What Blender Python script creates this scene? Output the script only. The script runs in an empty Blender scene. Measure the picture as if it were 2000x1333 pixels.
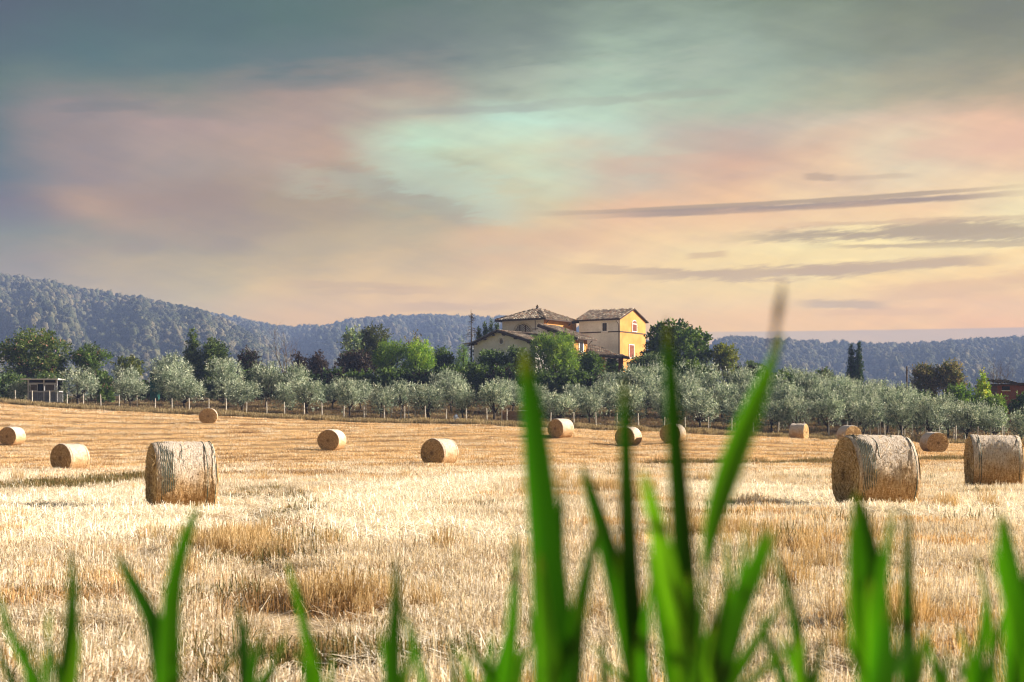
import bpy, bmesh, math, random
import numpy as np
from mathutils import Vector, noise as mnoise

# ------------------------------------------------------------------ camera
F = 2777.8; HY = 822.0; CH = 1.75            # focal length in photo pixels, horizon row, eye height
sc = bpy.context.scene
cam_d = bpy.data.cameras.new('camera'); cam = bpy.data.objects.new('camera', cam_d)
sc.collection.objects.link(cam); sc.camera = cam
cam.location = (0, 0, CH); cam.rotation_euler = (math.radians(90), 0, 0)
cam_d.lens = 50; cam_d.sensor_width = 36
cam_d.shift_y = (HY - 666.5) / 2000
cam_d.clip_start = 0.05; cam_d.clip_end = 12000
cam_d.dof.use_dof = True; cam_d.dof.focus_distance = 45; cam_d.dof.aperture_fstop = 4.4

# ------------------------------------------------------------------ light
SUN_EL = math.radians(24); SUN_AZ = math.radians(8)     # from the right, a little behind the bales
sd = Vector((math.cos(SUN_EL) * math.cos(SUN_AZ), math.cos(SUN_EL) * math.sin(SUN_AZ), math.sin(SUN_EL)))
ld = bpy.data.lights.new('sun', 'SUN'); lo = bpy.data.objects.new('sun', ld)
sc.collection.objects.link(lo); lo.rotation_euler = sd.to_track_quat('Z', 'Y').to_euler()
ld.energy = 5.0; ld.angle = math.radians(0.6); ld.color = (1.0, 0.86, 0.69)
sc.view_settings.view_transform = 'Standard'; sc.view_settings.look = 'None'
sc.view_settings.exposure = 1.46; sc.view_settings.gamma = 1
EXP = 2 ** 1.46
sc.cycles.max_bounces = 6; sc.cycles.diffuse_bounces = 3; sc.cycles.transparent_max_bounces = 8
sc.cycles.transmission_bounces = 3; sc.cycles.volume_bounces = 0
sc.cycles.use_denoising = True; sc.cycles.pixel_filter_type = 'BLACKMAN_HARRIS'; sc.cycles.filter_width = 1.15

def lin(c):
    return tuple(((v / 255) / 12.92 if v / 255 < 0.04045 else (((v / 255) + 0.055) / 1.055) ** 2.4) for v in c)

class NT:
    """small node-tree writer"""
    def __init__(s, tree): s.t = tree; s.n = tree.nodes; s.l = tree.links
    def put(s, sock, v):
        if isinstance(v, bpy.types.NodeSocket): s.l.new(v, sock)
        elif v is not None:
            try: sock.default_value = v
            except Exception:
                sock.default_value = (*v, 1.0) if hasattr(v, '__len__') else (v, v, v)
    def m(s, op, a, b=None, c=None, clamp=False):
        n = s.n.new('ShaderNodeMath'); n.operation = op; n.use_clamp = clamp
        s.put(n.inputs[0], a)
        if b is not None: s.put(n.inputs[1], b)
        if c is not None: s.put(n.inputs[2], c)
        return n.outputs[0]
    def vm(s, op, a, b=None, out=0):
        n = s.n.new('ShaderNodeVectorMath'); n.operation = op
        s.put(n.inputs[0], a)
        if b is not None: s.put(n.inputs[1], b)
        return n.outputs[out]
    def noise(s, vec, scale=5, detail=3, rough=0.5, out=0, dist=0.0):
        n = s.n.new('ShaderNodeTexNoise'); s.put(n.inputs['Vector'], vec)
        n.inputs['Scale'].default_value = scale; n.inputs['Detail'].default_value = detail
        n.inputs['Roughness'].default_value = rough; n.inputs['Distortion'].default_value = dist
        return n.outputs[out]
    def mix(s, f, a, b, mode='MIX'):
        n = s.n.new('ShaderNodeMix'); n.data_type = 'RGBA'; n.blend_type = mode; n.clamp_factor = True
        s.put(n.inputs['Factor'], f)
        for k, v in (('A', a), ('B', b)):
            so = [i for i in n.inputs if i.name == k and i.type == 'RGBA'][0]
            if isinstance(v, bpy.types.NodeSocket): s.l.new(v, so)
            else: so.default_value = (*v[:3], 1)
        return [o for o in n.outputs if o.type == 'RGBA'][0]
    def ramp(s, f, stops, interp='LINEAR'):
        n = s.n.new('ShaderNodeValToRGB'); r = n.color_ramp; r.interpolation = interp
        s.put(n.inputs[0], f)
        while len(r.elements) < len(stops): r.elements.new(0.5)
        for e, (p, c) in zip(r.elements, stops):
            e.position = p; e.color = (*c[:3], 1) if hasattr(c, '__len__') else (c, c, c, 1)
        return n.outputs[0]
    def smooth(s, v, a, b, lo=0.0, hi=1.0):
        n = s.n.new('ShaderNodeMapRange'); n.interpolation_type = 'SMOOTHSTEP'
        s.put(n.inputs[0], v)
        for i, q in zip((1, 2, 3, 4), (a, b, lo, hi)): n.inputs[i].default_value = q
        return n.outputs[0]
    def xyz(s, x, y, z):
        n = s.n.new('ShaderNodeCombineXYZ')
        for i, v in enumerate((x, y, z)): s.put(n.inputs[i], v)
        return n.outputs[0]
    def sep(s, v):
        n = s.n.new('ShaderNodeSeparateXYZ'); s.put(n.inputs[0], v); return n.outputs

# ------------------------------------------------------------------ sky
world = bpy.data.worlds.new('World'); sc.world = world; world.use_nodes = True
W = NT(world.node_tree); W.n.clear()
tc = W.n.new('ShaderNodeTexCoord'); dirv = tc.outputs['Generated']
dx, dy, dz = W.sep(dirv)
az = W.m('ARCTAN2', dx, dy); el = W.m('ARCSINE', dz)
# sky coordinates in degrees, bent by soft noise so that no band is straight
st = W.xyz(W.m('MULTIPLY', az, 5.0), W.m('MULTIPLY', el, 16.0), 0.3)
wob = W.sep(W.noise(st, 0.8, 5, 0.55, out=1))
st2 = W.xyz(W.m('MULTIPLY', az, 9.0), W.m('MULTIPLY', W.m('ADD', el, W.m('MULTIPLY', az, -0.10)), 70.0), 1.7)
wob2 = W.noise(st2, 0.8, 5, 0.6)
azd = W.m('ADD', W.m('MULTIPLY', az, 57.2958), W.m('MULTIPLY', W.m('SUBTRACT', wob[0], 0.5), 9.0))
eld = W.m('ADD', W.m('ADD', W.m('MULTIPLY', el, 57.2958), W.m('MULTIPLY', W.m('SUBTRACT', wob[1], 0.5), 5.0)),
          W.m('MULTIPLY', W.m('SUBTRACT', wob2, 0.5), 2.2))
def pix_az(px): return math.degrees(math.atan((px - 1000) / F))
def pix_el(px, py): return math.degrees(math.atan((HY - py) / math.hypot(F, px - 1000)))
ROWS = [640, 560, 480, 400, 320, 240, 160, 80, 0]
GRID = {
 0: [(139,139,129), (130,135,125), (99,123,121), (90,115,119), (88,113,118), (86,113,118), (80,109,112), (76,104,107), (72,99,101)],
 200: [(181,170,149), (161,155,140), (131,134,126), (162,149,138), (148,138,135), (136,132,133), (92,114,119), (84,110,113), (78,104,105)],
 400: [(193,175,149), (180,170,144), (148,144,131), (141,140,131), (160,150,141), (165,148,142), (114,124,123), (92,115,116), (85,109,109)],
 600:  [(206,178,144),(201,178,142),(164,154,135),(155,152,136),(181,159,141),(168,151,140),(153,137,132),(99,117,118),(93,114,113)],
 800:  [(214,184,149),(211,184,148),(189,170,142),(159,163,144),(185,216,190),(177,179,160),(163,150,140),(111,123,121),(102,119,115)],
 1000: [(218,188,151),(217,191,153),(206,176,146),(193,193,163),(194,211,184),(186,220,199),(156,169,155),(124,137,129),(111,125,119)],
 1200: [(224,192,151),(228,200,155),(226,196,155),(216,184,154),(198,186,163),(185,211,189),(170,195,175),(143,161,145),(121,133,124)],
 1400: [(228,192,149),(232,205,156),(232,209,161),(224,192,157),(206,173,148),(187,176,160),(162,179,160),(148,165,148),(125,139,125)],
 1600: [(229,192,149),(236,209,156),(235,219,167),(229,208,167),(215,184,156),(200,188,165),(159,164,144),(142,154,136),(125,136,121)],
 1800: [(231,190,148),(238,207,156),(237,221,169),(234,206,165),(219,204,172),(213,188,162),(160,156,135),(140,145,126),(125,131,115)],
 2000: [(231,184,140),(235,200,152),(237,223,173),(229,219,176),(228,196,161),(224,185,155),(166,153,131),(137,138,118),(122,125,108)]}
EL0, EL1 = -4.0, 40.0
fac = W.m('DIVIDE', W.m('SUBTRACT', eld, EL0), EL1 - EL0, clamp=True)
prev = None; pa = None
AIR = [[-0.33, -0.03, 0.27], [-0.241, -0.034, 0.257], [-0.154, 0.01, 0.214], [-0.073, 0.067, 0.213], [0.008, 0.077, 0.17], [0.017, 0.075, 0.149], [0.014, 0.061, 0.146], [0.066, 0.089, 0.138], [0.083, 0.098, 0.151]]     # light the haze adds in front of each row
AIRG = [.5, .40, .30, .22, .16, .12, .09, .07, .06]      # how much it veils
MED = [tuple(float(np.median([lin(GRID[q][r_])[k] for q in GRID])) for k in range(3)) for r_ in range(9)]
for px in sorted(GRID):
    cols = GRID[px]
    cl = [tuple(max(0.015, v - w + g_ * (v - q)) for v, w, q in zip(lin(c), a_, md)) for c, a_, g_, md in zip(cols, AIR, AIRG, MED)]
    stops = [(0.0, cl[0])]
    for py, c in zip(ROWS, cl): stops.append(((pix_el(px, py) - EL0) / (EL1 - EL0), c))
    stops.append((0.62, lin((78, 92, 98)))); stops.append((1.0, lin((70, 84, 94))))
    r = W.ramp(fac, stops, 'LINEAR'); a = pix_az(px)
    if prev is None: prev = r
    else: prev = W.mix(W.smooth(azd, pa, a), prev, r)
    pa = a
skyc = prev
# fine cirrus grain
gr = W.noise(W.xyz(W.m('MULTIPLY', az, 14.0), W.m('MULTIPLY', W.m('ADD', el, W.m('MULTIPLY', az, 0.25)), 110.0), 4.1), 1.0, 6, 0.62)
gr2 = W.noise(W.xyz(W.m('MULTIPLY', az, 20.0), W.m('MULTIPLY', W.m('ADD', el, W.m('MULTIPLY', az, -0.45)), 70.0), 2.1), 1.0, 5, 0.6)
gain = W.m('ADD', 0.70, W.m('ADD', W.m('MULTIPLY', gr, 0.42), W.m('MULTIPLY', gr2, 0.30)))
skyc = W.mix(1.0, skyc, W.xyz(gain, gain, gain), 'MULTIPLY')
# named cloud bars (photo pixels: x0, y0, x1, y1, half thickness, strength, colour, ragged)
azp = W.m('MULTIPLY', az, 57.2958); elp = W.m('MULTIPLY', el, 57.2958)
rag = W.noise(W.xyz(W.m('MULTIPLY', az, 55.0), W.m('MULTIPLY', W.m('ADD', el, W.m('MULTIPLY', az, -.12)), 420.0), 0.0), 1.0, 8, 0.72)
rag2 = W.noise(W.xyz(W.m('MULTIPLY', az, 11.0), W.m('MULTIPLY', el, 60.0), 7.0), 1.0, 4, 0.6)
BARS = [(990,420,2060,358,4.5,.8,(138,136,122),.5),(1080,424,2060,372,6.5,.95,(122,124,112),.5),(2060,372,3200,300,9,.7,(150,142,126),.5),
        (1370,468,2100,432,9,.95,(150,146,126),1.),(1480,462,2150,446,11,.9,(154,148,130),1.1),(1560,482,2100,474,4,.8,(160,152,130),1.),
        (1480,442,2100,420,4,.6,(175,160,140),1.),(1070,524,1500,536,5,.65,(178,158,134),1.2),(1180,540,1780,524,9,.85,(172,154,132),1.2),
        (1450,534,2000,502,8,.9,(168,150,130),1.),(1540,592,1750,596,6,.75,(158,150,134),.9),(1330,500,1430,494,5,.6,(186,160,134),1.2),
        (520,554,830,560,4,.5,(170,148,128),1.2),(570,572,900,566,6,.5,(172,150,130),1.2),(720,602,1030,598,6,.5,(168,150,132),1.),
        (1560,346,1640,347,4,.6,(168,150,134),1.),(1600,350,1800,342,3,.4,(180,164,146),1.),(1640,590,2100,530,12,.5,(205,166,132),.9),
        (20,510,220,486,8,.45,(96,112,116),.6),(200,486,330,480,6,.4,(104,116,118),.6),(1560,612,1900,606,4,.4,(205,168,134),1.2),
        (1060,254,1250,244,8,.35,(190,205,188),1.2),
        (600,318,980,440,26,.5,(150,150,138),.5),(660,280,1060,420,24,.42,(192,220,198),1.5),(520,342,760,346,20,.3,(180,202,182),1.5),
        (720,222,1130,204,6,.5,(148,156,150),.9),(1040,205,1500,172,5,.4,(150,158,148),1.),(330,172,800,160,8,.4,(122,124,128),.8),(60,216,330,204,7,.45,(96,112,122),.8),
        (190,402,520,404,26,.4,(124,122,122),1.),(900,150,1500,110,14,.3,(176,190,174),1.5),(470,480,760,470,14,.35,(176,168,142),.6),(820,470,1230,462,14,.4,(214,172,144),.8),
        (1280,440,1900,408,14,.35,(236,190,152),.8),(1100,330,1560,300,12,.4,(214,172,150),.8),(1480,500,2000,486,7,.5,(240,222,168),.9),(1240,262,1560,290,26,.35,(176,160,150),.4),
        (1700,300,2100,258,18,.4,(232,186,160),.7)]
for x0, y0, x1, y1, hw, stg, col, rg in BARS:
    a0, a1 = pix_az(x0), pix_az(x1); e0, e1 = pix_el(x0, y0), pix_el(x1, y1)
    slope = (e1 - e0) / (a1 - a0)
    cen = W.m('ADD', W.m('MULTIPLY', W.m('SUBTRACT', azp, a0), slope), e0)
    hwd = hw * (1.45 if rg > .5 else 1.0) / F * 57.2958
    d = W.m('SUBTRACT', elp, cen)
    d = W.m('ADD', W.m('ABSOLUTE', d), W.m('ADD', W.m('MULTIPLY', W.m('SUBTRACT', rag, 0.5), -2.2 * rg * hwd),
                                          W.m('MULTIPLY', W.m('SUBTRACT', rag2, 0.5), -3.0 * rg * hwd)))
    band = W.smooth(d, hwd * 0.45, hwd * 1.35, 1.0, 0.0)
    L = (a1 - a0); u = W.m('DIVIDE', W.m('SUBTRACT', azp, a0), L)
    win = W.m('MULTIPLY', W.smooth(u, -0.02, 0.3), W.smooth(u, 0.75, 1.02, 1.0, 0.0))
    ai = [np.interp(y0, ROWS[::-1], [a_[k] for a_ in AIR][::-1]) for k in range(3)]
    skyc = W.mix(W.m('MULTIPLY', W.m('MULTIPLY', band, win), stg), skyc, tuple(max(.02, v - w) for v, w in zip(lin(col), ai)))
# level grey bank low over the horizon
bank = W.m('MULTIPLY', W.smooth(W.m('ADD', elp, W.m('MULTIPLY', rag, 0.05)), 3.52, 3.60, 1.0, 0.0), W.smooth(azp, 5.0, 9.5))
skyc = W.mix(W.m('MULTIPLY', bank, 0.6), skyc, lin((168, 158, 140)))
nish = W.n.new('ShaderNodeTexSky'); nish.sky_type = 'NISHITA'; nish.sun_disc = False
nish.sun_elevation = SUN_EL; nish.sun_rotation = math.pi / 2 - SUN_AZ; nish.air_density = 1.2; nish.dust_density = 1.5
b1 = W.n.new('ShaderNodeBackground'); W.l.new(nish.outputs[0], b1.inputs[0]); b1.inputs[1].default_value = 0.06
b2 = W.n.new('ShaderNodeBackground'); W.l.new(skyc, b2.inputs[0]); b2.inputs[1].default_value = 1.27 / EXP
mx = W.n.new('ShaderNodeMixShader'); mx.inputs[0].default_value = 0.93
W.l.new(b1.outputs[0], mx.inputs[1]); W.l.new(b2.outputs[0], mx.inputs[2])
wo = W.n.new('ShaderNodeOutputWorld'); W.l.new(mx.outputs[0], wo.inputs[0])

# ------------------------------------------------------------------ helpers
def P3(px, py, Y):
    return Vector(((px - 1000) / F * Y, Y, CH + (HY - py) / F * Y))

def newmesh(name, V, faces=None, quads=None, tris=None, col=None, smooth=False, mat=None):
    me = bpy.data.meshes.new(name)
    V = np.asarray(V, dtype=np.float32).reshape(-1, 3)
    if faces is not None:
        me.from_pydata(V.tolist(), [], faces)
    else:
        parts = []
        if quads is not None and len(quads): parts.append((np.asarray(quads, dtype=np.int32), 4))
        if tris is not None and len(tris): parts.append((np.asarray(tris, dtype=np.int32), 3))
        loops = np.concatenate([p.ravel() for p, k in parts])
        starts, off = [], 0
        for p, k in parts:
            starts.append(off + np.arange(len(p)) * k); off += len(p) * k
        starts = np.concatenate(starts).astype(np.int32)
        me.vertices.add(len(V)); me.vertices.foreach_set('co', V.ravel())
        me.loops.add(len(loops)); me.loops.foreach_set('vertex_index', loops)
        me.polygons.add(len(starts)); me.polygons.foreach_set('loop_start', starts)
        me.update(calc_edges=True)
    if col is not None:
        a = me.attributes.new('col', 'FLOAT_COLOR', 'POINT')
        c = np.ones((len(V), 4), dtype=np.float32); c[:, :3] = np.asarray(col)[:, :3]
        a.data.foreach_set('color', c.ravel())
    if smooth: me.polygons.foreach_set('use_smooth', np.ones(len(me.polygons), dtype=bool))
    if mat: me.materials.append(mat)
    me.update()
    return me

def obj(name, me, parent=None, loc=(0, 0, 0), rot=(0, 0, 0), scale=(1, 1, 1), **props):
    o = bpy.data.objects.new(name, me); sc.collection.objects.link(o)
    o.location = loc; o.rotation_euler = rot; o.scale = scale
    if parent is not None: o.parent = parent
    for k, v in props.items():
        if v: o[k] = v
    return o

def thing(name, label, category, loc=(0, 0, 0), rotz=0.0, group=None, scale=(1, 1, 1)):
    o = obj(name, None, None, loc, (0, 0, rotz), scale, label=label, category=category, group=group)
    o.empty_display_size = 0.3
    return o

class MB:
    """collects boxes, tubes and loose polygons, then builds one mesh"""
    def __init__(s): s.V = []; s.F = []; s.C = []
    def add(s, V, F_, c=None):
        b = len(s.V); s.V += [tuple(v) for v in V]; s.F += [tuple(i + b for i in f) for f in F_]
        s.C += [c or (1, 1, 1)] * len(V)
    def box(s, a, b, M=None, c=None):
        x0, y0, z0 = a; x1, y1, z1 = b
        V = [(x0,y0,z0),(x1,y0,z0),(x1,y1,z0),(x0,y1,z0),(x0,y0,z1),(x1,y0,z1),(x1,y1,z1),(x0,y1,z1)]
        if M: V = [M(*v) for v in V]
        s.add(V, [(0,3,2,1),(4,5,6,7),(0,1,5,4),(1,2,6,5),(2,3,7,6),(3,0,4,7)], c)
    def tube(s, pts, radii, k=6, c=None, cap=True):
        pts = [Vector(p) for p in pts]; rings = []; b = 0; V = []; Fc = []
        for i, p in enumerate(pts):
            d = (pts[min(i + 1, len(pts) - 1)] - pts[max(i - 1, 0)])
            if d.length < 1e-9: d = Vector((0, 0, 1))
            d.normalize(); q = d.to_track_quat('Z', 'Y')
            r = radii[i] if hasattr(radii, '__len__') else radii
            for j in range(k):
                t = 2 * math.pi * j / k
                V.append(p + q @ Vector((math.cos(t) * r, math.sin(t) * r, 0)))
        for i in range(len(pts) - 1):
            for j in range(k):
                j2 = (j + 1) % k
                Fc.append((i*k+j, i*k+j2, (i+1)*k+j2, (i+1)*k+j))
        if cap: Fc.append(tuple(range(k))[::-1]); Fc.append(tuple((len(pts)-1)*k + j for j in range(k)))
        s.add(V, Fc, c)
    def slab(s, quad, t):
        """quad: four top points, t: thickness straight down"""
        q = [Vector(p) for p in quad]; dn = [p - Vector((0, 0, t)) for p in q]
        s.add(q + dn, [(0,1,2,3),(7,6,5,4),(0,4,5,1),(1,5,6,2),(2,6,7,3),(3,7,4,0)])
    def build(s, name, mat, parent=None, smooth=False, **pr):
        me = newmesh(name, s.V, faces=s.F, col=s.C, mat=mat, smooth=smooth)
        return obj(name, me, parent, **pr)

# ------------------------------------------------------------------ materials
def mat(name):
    m = bpy.data.materials.new(name); m.use_nodes = True
    n = NT(m.node_tree); n.n.clear()
    out = n.n.new('ShaderNodeOutputMaterial')
    return m, n, out
def principled(n, out, color, rough=0.8, bump=None, bstr=0.3, bdist=0.02, spec=0.3, metal=0.0):
    p = n.n.new('ShaderNodeBsdfPrincipled'); n.put(p.inputs['Base Color'], color)
    n.put(p.inputs['Roughness'], rough); p.inputs['Specular IOR Level'].default_value = spec
    p.inputs['Metallic'].default_value = metal
    if bump is not None:
        b = n.n.new('ShaderNodeBump'); b.inputs['Strength'].default_value = bstr; b.inputs['Distance'].default_value = bdist
        n.l.new(bump, b.inputs['Height']); n.l.new(b.outputs[0], p.inputs['Normal'])
    if out is not None: n.l.new(p.outputs[0], out.inputs[0])
    return p
def objco(n): return n.n.new('ShaderNodeTexCoord').outputs['Object']
def wpos(n): return n.n.new('ShaderNodeNewGeometry').outputs['Position']
def simple(name, c, rough=0.8, var=0.25, scale=3.0, spec=0.3, metal=0.0, bs=0.2):
    m, n, out = mat(name); co = objco(n)
    a = n.noise(co, scale, 5, 0.6); b = n.noise(co, scale * 9, 3, 0.6)
    f = n.m('ADD', n.m('MULTIPLY', a, 0.65), n.m('MULTIPLY', b, 0.35))
    colr = n.mix(n.smooth(f, 0.32, 0.68), tuple(v * (1 - var) for v in c), tuple(min(1, v * (1 + var)) for v in c))
    principled(n, out, colr, rough, b, bs, 0.01, spec, metal)
    return m
def leafmat(name, transl=0.35, gain=1.0, rnd=0.25, rough=0.55, spec=0.2, tcol=(1.1, 1.15, 0.6)):
    m, n, out = mat(name)
    at = n.n.new('ShaderNodeAttribute'); at.attribute_name = 'col'
    oi = n.n.new('ShaderNodeObjectInfo')
    g = n.m('ADD', gain * (1 - rnd / 2), n.m('MULTIPLY', oi.outputs['Random'], gain * rnd))
    c = n.mix(1.0, at.outputs['Color'], n.xyz(g, g, g), 'MULTIPLY')
    p = principled(n, None, c, rough, spec=spec)
    t = n.n.new('ShaderNodeBsdfTranslucent'); n.l.new(n.mix(1.0, c, tcol, 'MULTIPLY'), t.inputs[0])
    x = n.n.new('ShaderNodeMixShader'); x.inputs[0].default_value = transl
    n.l.new(p.outputs[0], x.inputs[1]); n.l.new(t.outputs[0], x.inputs[2]); n.l.new(x.outputs[0], out.inputs[0])
    return m
M_leaf = leafmat('foliage', 0.32)
M_olive = leafmat('olive_leaves', 0.22, 1.0, 0.25, 0.5, 0.35, (1.05, 1.08, 0.8))
M_far = leafmat('far_foliage', 0.15, 1.0, 0.7, 0.8, 0.05)
M_reed = leafmat('reed_blade', 0.5, 1.0, 0.2, 0.45, 0.3, (1.3, 1.5, 0.35))
M_straw = leafmat('straw', 0.30, 1.0, 0.25, 0.7, 0.15, (1.1, 1.0, 0.75))
M_bark = simple('bark', (0.06, 0.048, 0.038), 0.95, 0.4, 6, 0.1)
M_bark2 = simple('grey_bark', (0.16, 0.13, 0.11), 0.95, 0.3, 6, 0.1)
M_post = simple('weathered_wood', (0.58, 0.55, 0.50), 0.9, 0.3, 5, 0.1)
M_wire = simple('fence_wire', (0.25, 0.24, 0.23), 0.6, 0.1)
# ------------------------------------------------------------------ terrain heights
BALES = [  # px of left edge, right edge, top row, base row, turn (deg), visible face on the left?
 (-5, 53, 834, 870, 53, 1), (101, 173, 866, 920, 40, 1), (288, 420, 863, 993, 9, 1), (388, 426, 797, 828, 88, 1),
 (619, 678, 839, 880, 65, 1), (822, 896, 856, 909, 50, 1), (1071, 1120, 818, 855, 47, 1), (1199, 1256, 835, 873, 62, 1),
 (1290, 1339, 827, 865, 68, 1), (1541, 1580, 827, 860, 17, -1), (1636, 1680, 831, 865, 55, -1), (1795, 1854, 844, 884, 65, -1),
 (1629, 1789, 850, 987, 21, 1), (1886, 1995, 850, 954, 9.5, 1)]
BH = 1.38
ctrl = []
for b in BALES:
    Y = F * BH / (b[3] - b[2]); p = P3((b[0] + b[1]) / 2, b[3], Y); ctrl.append(p)
EDGE = [(-600,765,170),(-300,776,157),(0,789,148),(200,803,142),(405,812,136),(600,822,132),(800,829,128),(1000,835,125),(1200,843,122),
        (1400,852,123),(1550,858,122),(1700,862,120),(1850,868,115),(2000,874,110),(2300,884,104),(2700,892,100)]
for e in EDGE: ctrl.append(P3(*e))
for px, py, Y in [(-200,772,185),(100,778,185),(400,774,185),(700,764,185),(900,751,185),(1100,744,188),(1250,746,188),(1400,760,188),(1550,772,186),
                  (1700,785,182),(1850,796,180),(2000,804,176),(2300,818,170),
                  (100,792,160),(500,795,155),(900,798,150),(1200,800,148),(1500,818,145),(1800,840,140),
                  (0,790,260),(500,785,260),(1000,775,260),(1500,790,260),(2000,806,260),(2500,812,260)]:
    ctrl.append(P3(px, py, Y))
for X, Y, Z in [(-12,0,0),(0,0,0),(12,0,0),(0,8,0.0),(-8,14,0.02),(8,14,0.05),(-30,20,0.1),(35,20,0.2),(0,24,0.02),(-60,60,0),(70,60,-0.6),
                (-25,48,-0.25),(0,48,-0.2),(22,50,-0.3)]:
    ctrl.append(Vector((X, Y, Z)))
ctrl = np.array([tuple(c) for c in ctrl]); S_ = 100.0
def _U(r2): return np.where(r2 > 1e-12, 0.5 * r2 * np.log(np.maximum(r2, 1e-12)), 0)
_P = ctrl[:, :2] / S_; NCP = len(_P)
_K = _U(((_P[:, None] - _P[None]) ** 2).sum(2)) + np.eye(NCP) * 2e-4
_A = np.zeros((NCP + 3, NCP + 3)); _A[:NCP, :NCP] = _K; _A[:NCP, NCP] = 1; _A[:NCP, NCP+1:] = _P; _A[NCP, :NCP] = 1; _A[NCP+1:, :NCP] = _P.T
_w = np.linalg.solve(_A, np.concatenate([ctrl[:, 2], [0, 0, 0]]))
def ground_z(x, y):
    x = np.atleast_1d(np.asarray(x, float)).ravel(); y = np.atleast_1d(np.asarray(y, float)).ravel()
    yc = np.minimum(y, 262.0); xc = np.clip(x, -0.75 * (yc + 20), 0.75 * (yc + 20))
    out = np.empty(len(x))
    for i in range(0, len(x), 60000):
        q = np.stack([xc[i:i+60000], yc[i:i+60000]], 1) / S_
        r2 = ((q[:, None] - _P[None]) ** 2).sum(2)
        out[i:i+60000] = _U(r2) @ _w[:NCP] + _w[NCP] + q @ _w[NCP+1:]
    far = np.clip((y - 262) / 350, 0, 1); far = far * far * (3 - 2 * far)
    return out * (1 - far) + 1.0 * far
def gz(x, y): return float(ground_z([x], [y])[0])
U_e = np.array([P3(*e)[0] / (e[2] + 20) for e in EDGE]); Y_e = np.array([e[2] for e in EDGE], float)
def edge_u(u): return np.interp(u, U_e, Y_e)
def edge_at(x):
    y = np.full_like(np.atleast_1d(np.asarray(x, float)), 125.0)
    for _ in range(12): y = edge_u(np.atleast_1d(x) / (y + 20))
    return y
# value noise in numpy
_rs = np.random.RandomState(5); _tab = _rs.rand(256, 256)
def vnoise(x, y):
    xi = np.floor(x).astype(int); yi = np.floor(y).astype(int); fx = x - xi; fy = y - yi
    fx = fx * fx * (3 - 2 * fx); fy = fy * fy * (3 - 2 * fy)
    g = lambda a, b: _tab[a % 256, b % 256]
    return (g(xi, yi) * (1-fx) + g(xi+1, yi) * fx) * (1-fy) + (g(xi, yi+1) * (1-fx) + g(xi+1, yi+1) * fx) * fy
def fbm(x, y, o=4):
    s = 0; a = 0.5; t = 0
    for i in range(o): s = s + a * vnoise(x * 2**i + 17 * i, y * 2**i + 31 * i); t += a; a *= 0.5
    return s / t
# the swaths: s runs across them, rows nearly parallel to the far edge
def swath(x, y):
    e = 0.09 * x + 1.6 * (fbm(x * 0.02 + 3, y * 0.02, 2) - 0.5) * 6
    return y + e * np.clip((y - 10) / 60, 0, 1) + 0.14 * (y - 40) * np.clip((50 - y) / 40, 0, 1) * np.sin(x * 0.05 + 1)
def relief(x, y):
    s = swath(x, y)
    near = np.clip((60 - y) / 30, 0, 1)
    r = 0.055 * np.sin(2 * math.pi * s / 4.6) + 0.02 * np.sin(2 * math.pi * s / 1.15 + 2 * fbm(x * .1, y * .1, 2))
    r = r * (0.5 + 0.5 * (1 - near)) + near * 0.14 * (fbm(x * 0.35, y * 0.7, 3) - 0.5) + 0.05 * (fbm(x * 1.7, y * 1.7, 3) - 0.5)
    return r - .10 * np.exp(-(pathdist(x, y, TRK) / .45) ** 2) if TRK else r
TRK = None
def field_z(x, y): return ground_z(x, y) + relief(np.asarray(x, float), np.asarray(y, float))

# -- field sheet
NU = 420; us = np.linspace(-1.15, 1.15, NU)
t = np.linspace(0, 1, 420)
ye = edge_u(us)
Yg = -14 + (ye[None, :] + 14) * (0.35 * t[:, None] + 0.65 * t[:, None] ** 1.7)
Xg = us[None, :] * (Yg + 20)
Zg = field_z(Xg.ravel(), Yg.ravel()).reshape(Xg.shape)
Zg[-1] = ground_z(Xg[-1], Yg[-1])
def gridmesh(name, X, Y, Z, m):
    r, c = X.shape; V = np.stack([X, Y, Z], -1).reshape(-1, 3)
    i = np.arange(r - 1)[:, None] * c + np.arange(c - 1)[None]
    q = np.stack([i, i + 1, i + 1 + c, i + c], -1).reshape(-1, 4)
    return newmesh(name, V, quads=q, smooth=True, mat=m)
# field soil + chopped straw
M_field, n, out = mat('stubble_soil'); co = wpos(n)
fine = n.noise(n.vm('MULTIPLY', co, (30, 70, 30)), 1.0, 4, 0.7)
mid = n.noise(n.vm('MULTIPLY', co, (0.35, 1.6, 1)), 1.0, 5, 0.6)
big = n.noise(n.vm('MULTIPLY', co, (0.03, 0.09, 1)), 1.0, 4, 0.55)
c1 = n.mix(n.smooth(fine, 0.36, 0.62), (0.14, 0.085, 0.045), (0.60, 0.40, 0.20))
c2 = n.mix(n.smooth(fine, 0.36, 0.62), (0.17, 0.115, 0.07), (0.70, 0.55, 0.36))
sx, sy, sz = n.sep(co)
nearf = n.smooth(n.m('ADD', sy, n.m('MULTIPLY', n.m('SUBTRACT', big, 0.5), 60)), 50, 80, 1.0, 0.0)
c = n.mix(nearf, c1, c2)
c = n.mix(n.smooth(mid, 0.55, 0.75, 0, 0.55), c, (0.16, 0.10, 0.055))
principled(n, out, c, 0.95, fine, 0.8, 0.03, 0.05)
obj('field', gridmesh('field', Xg, Yg, Zg, M_field), kind='structure')
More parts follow.
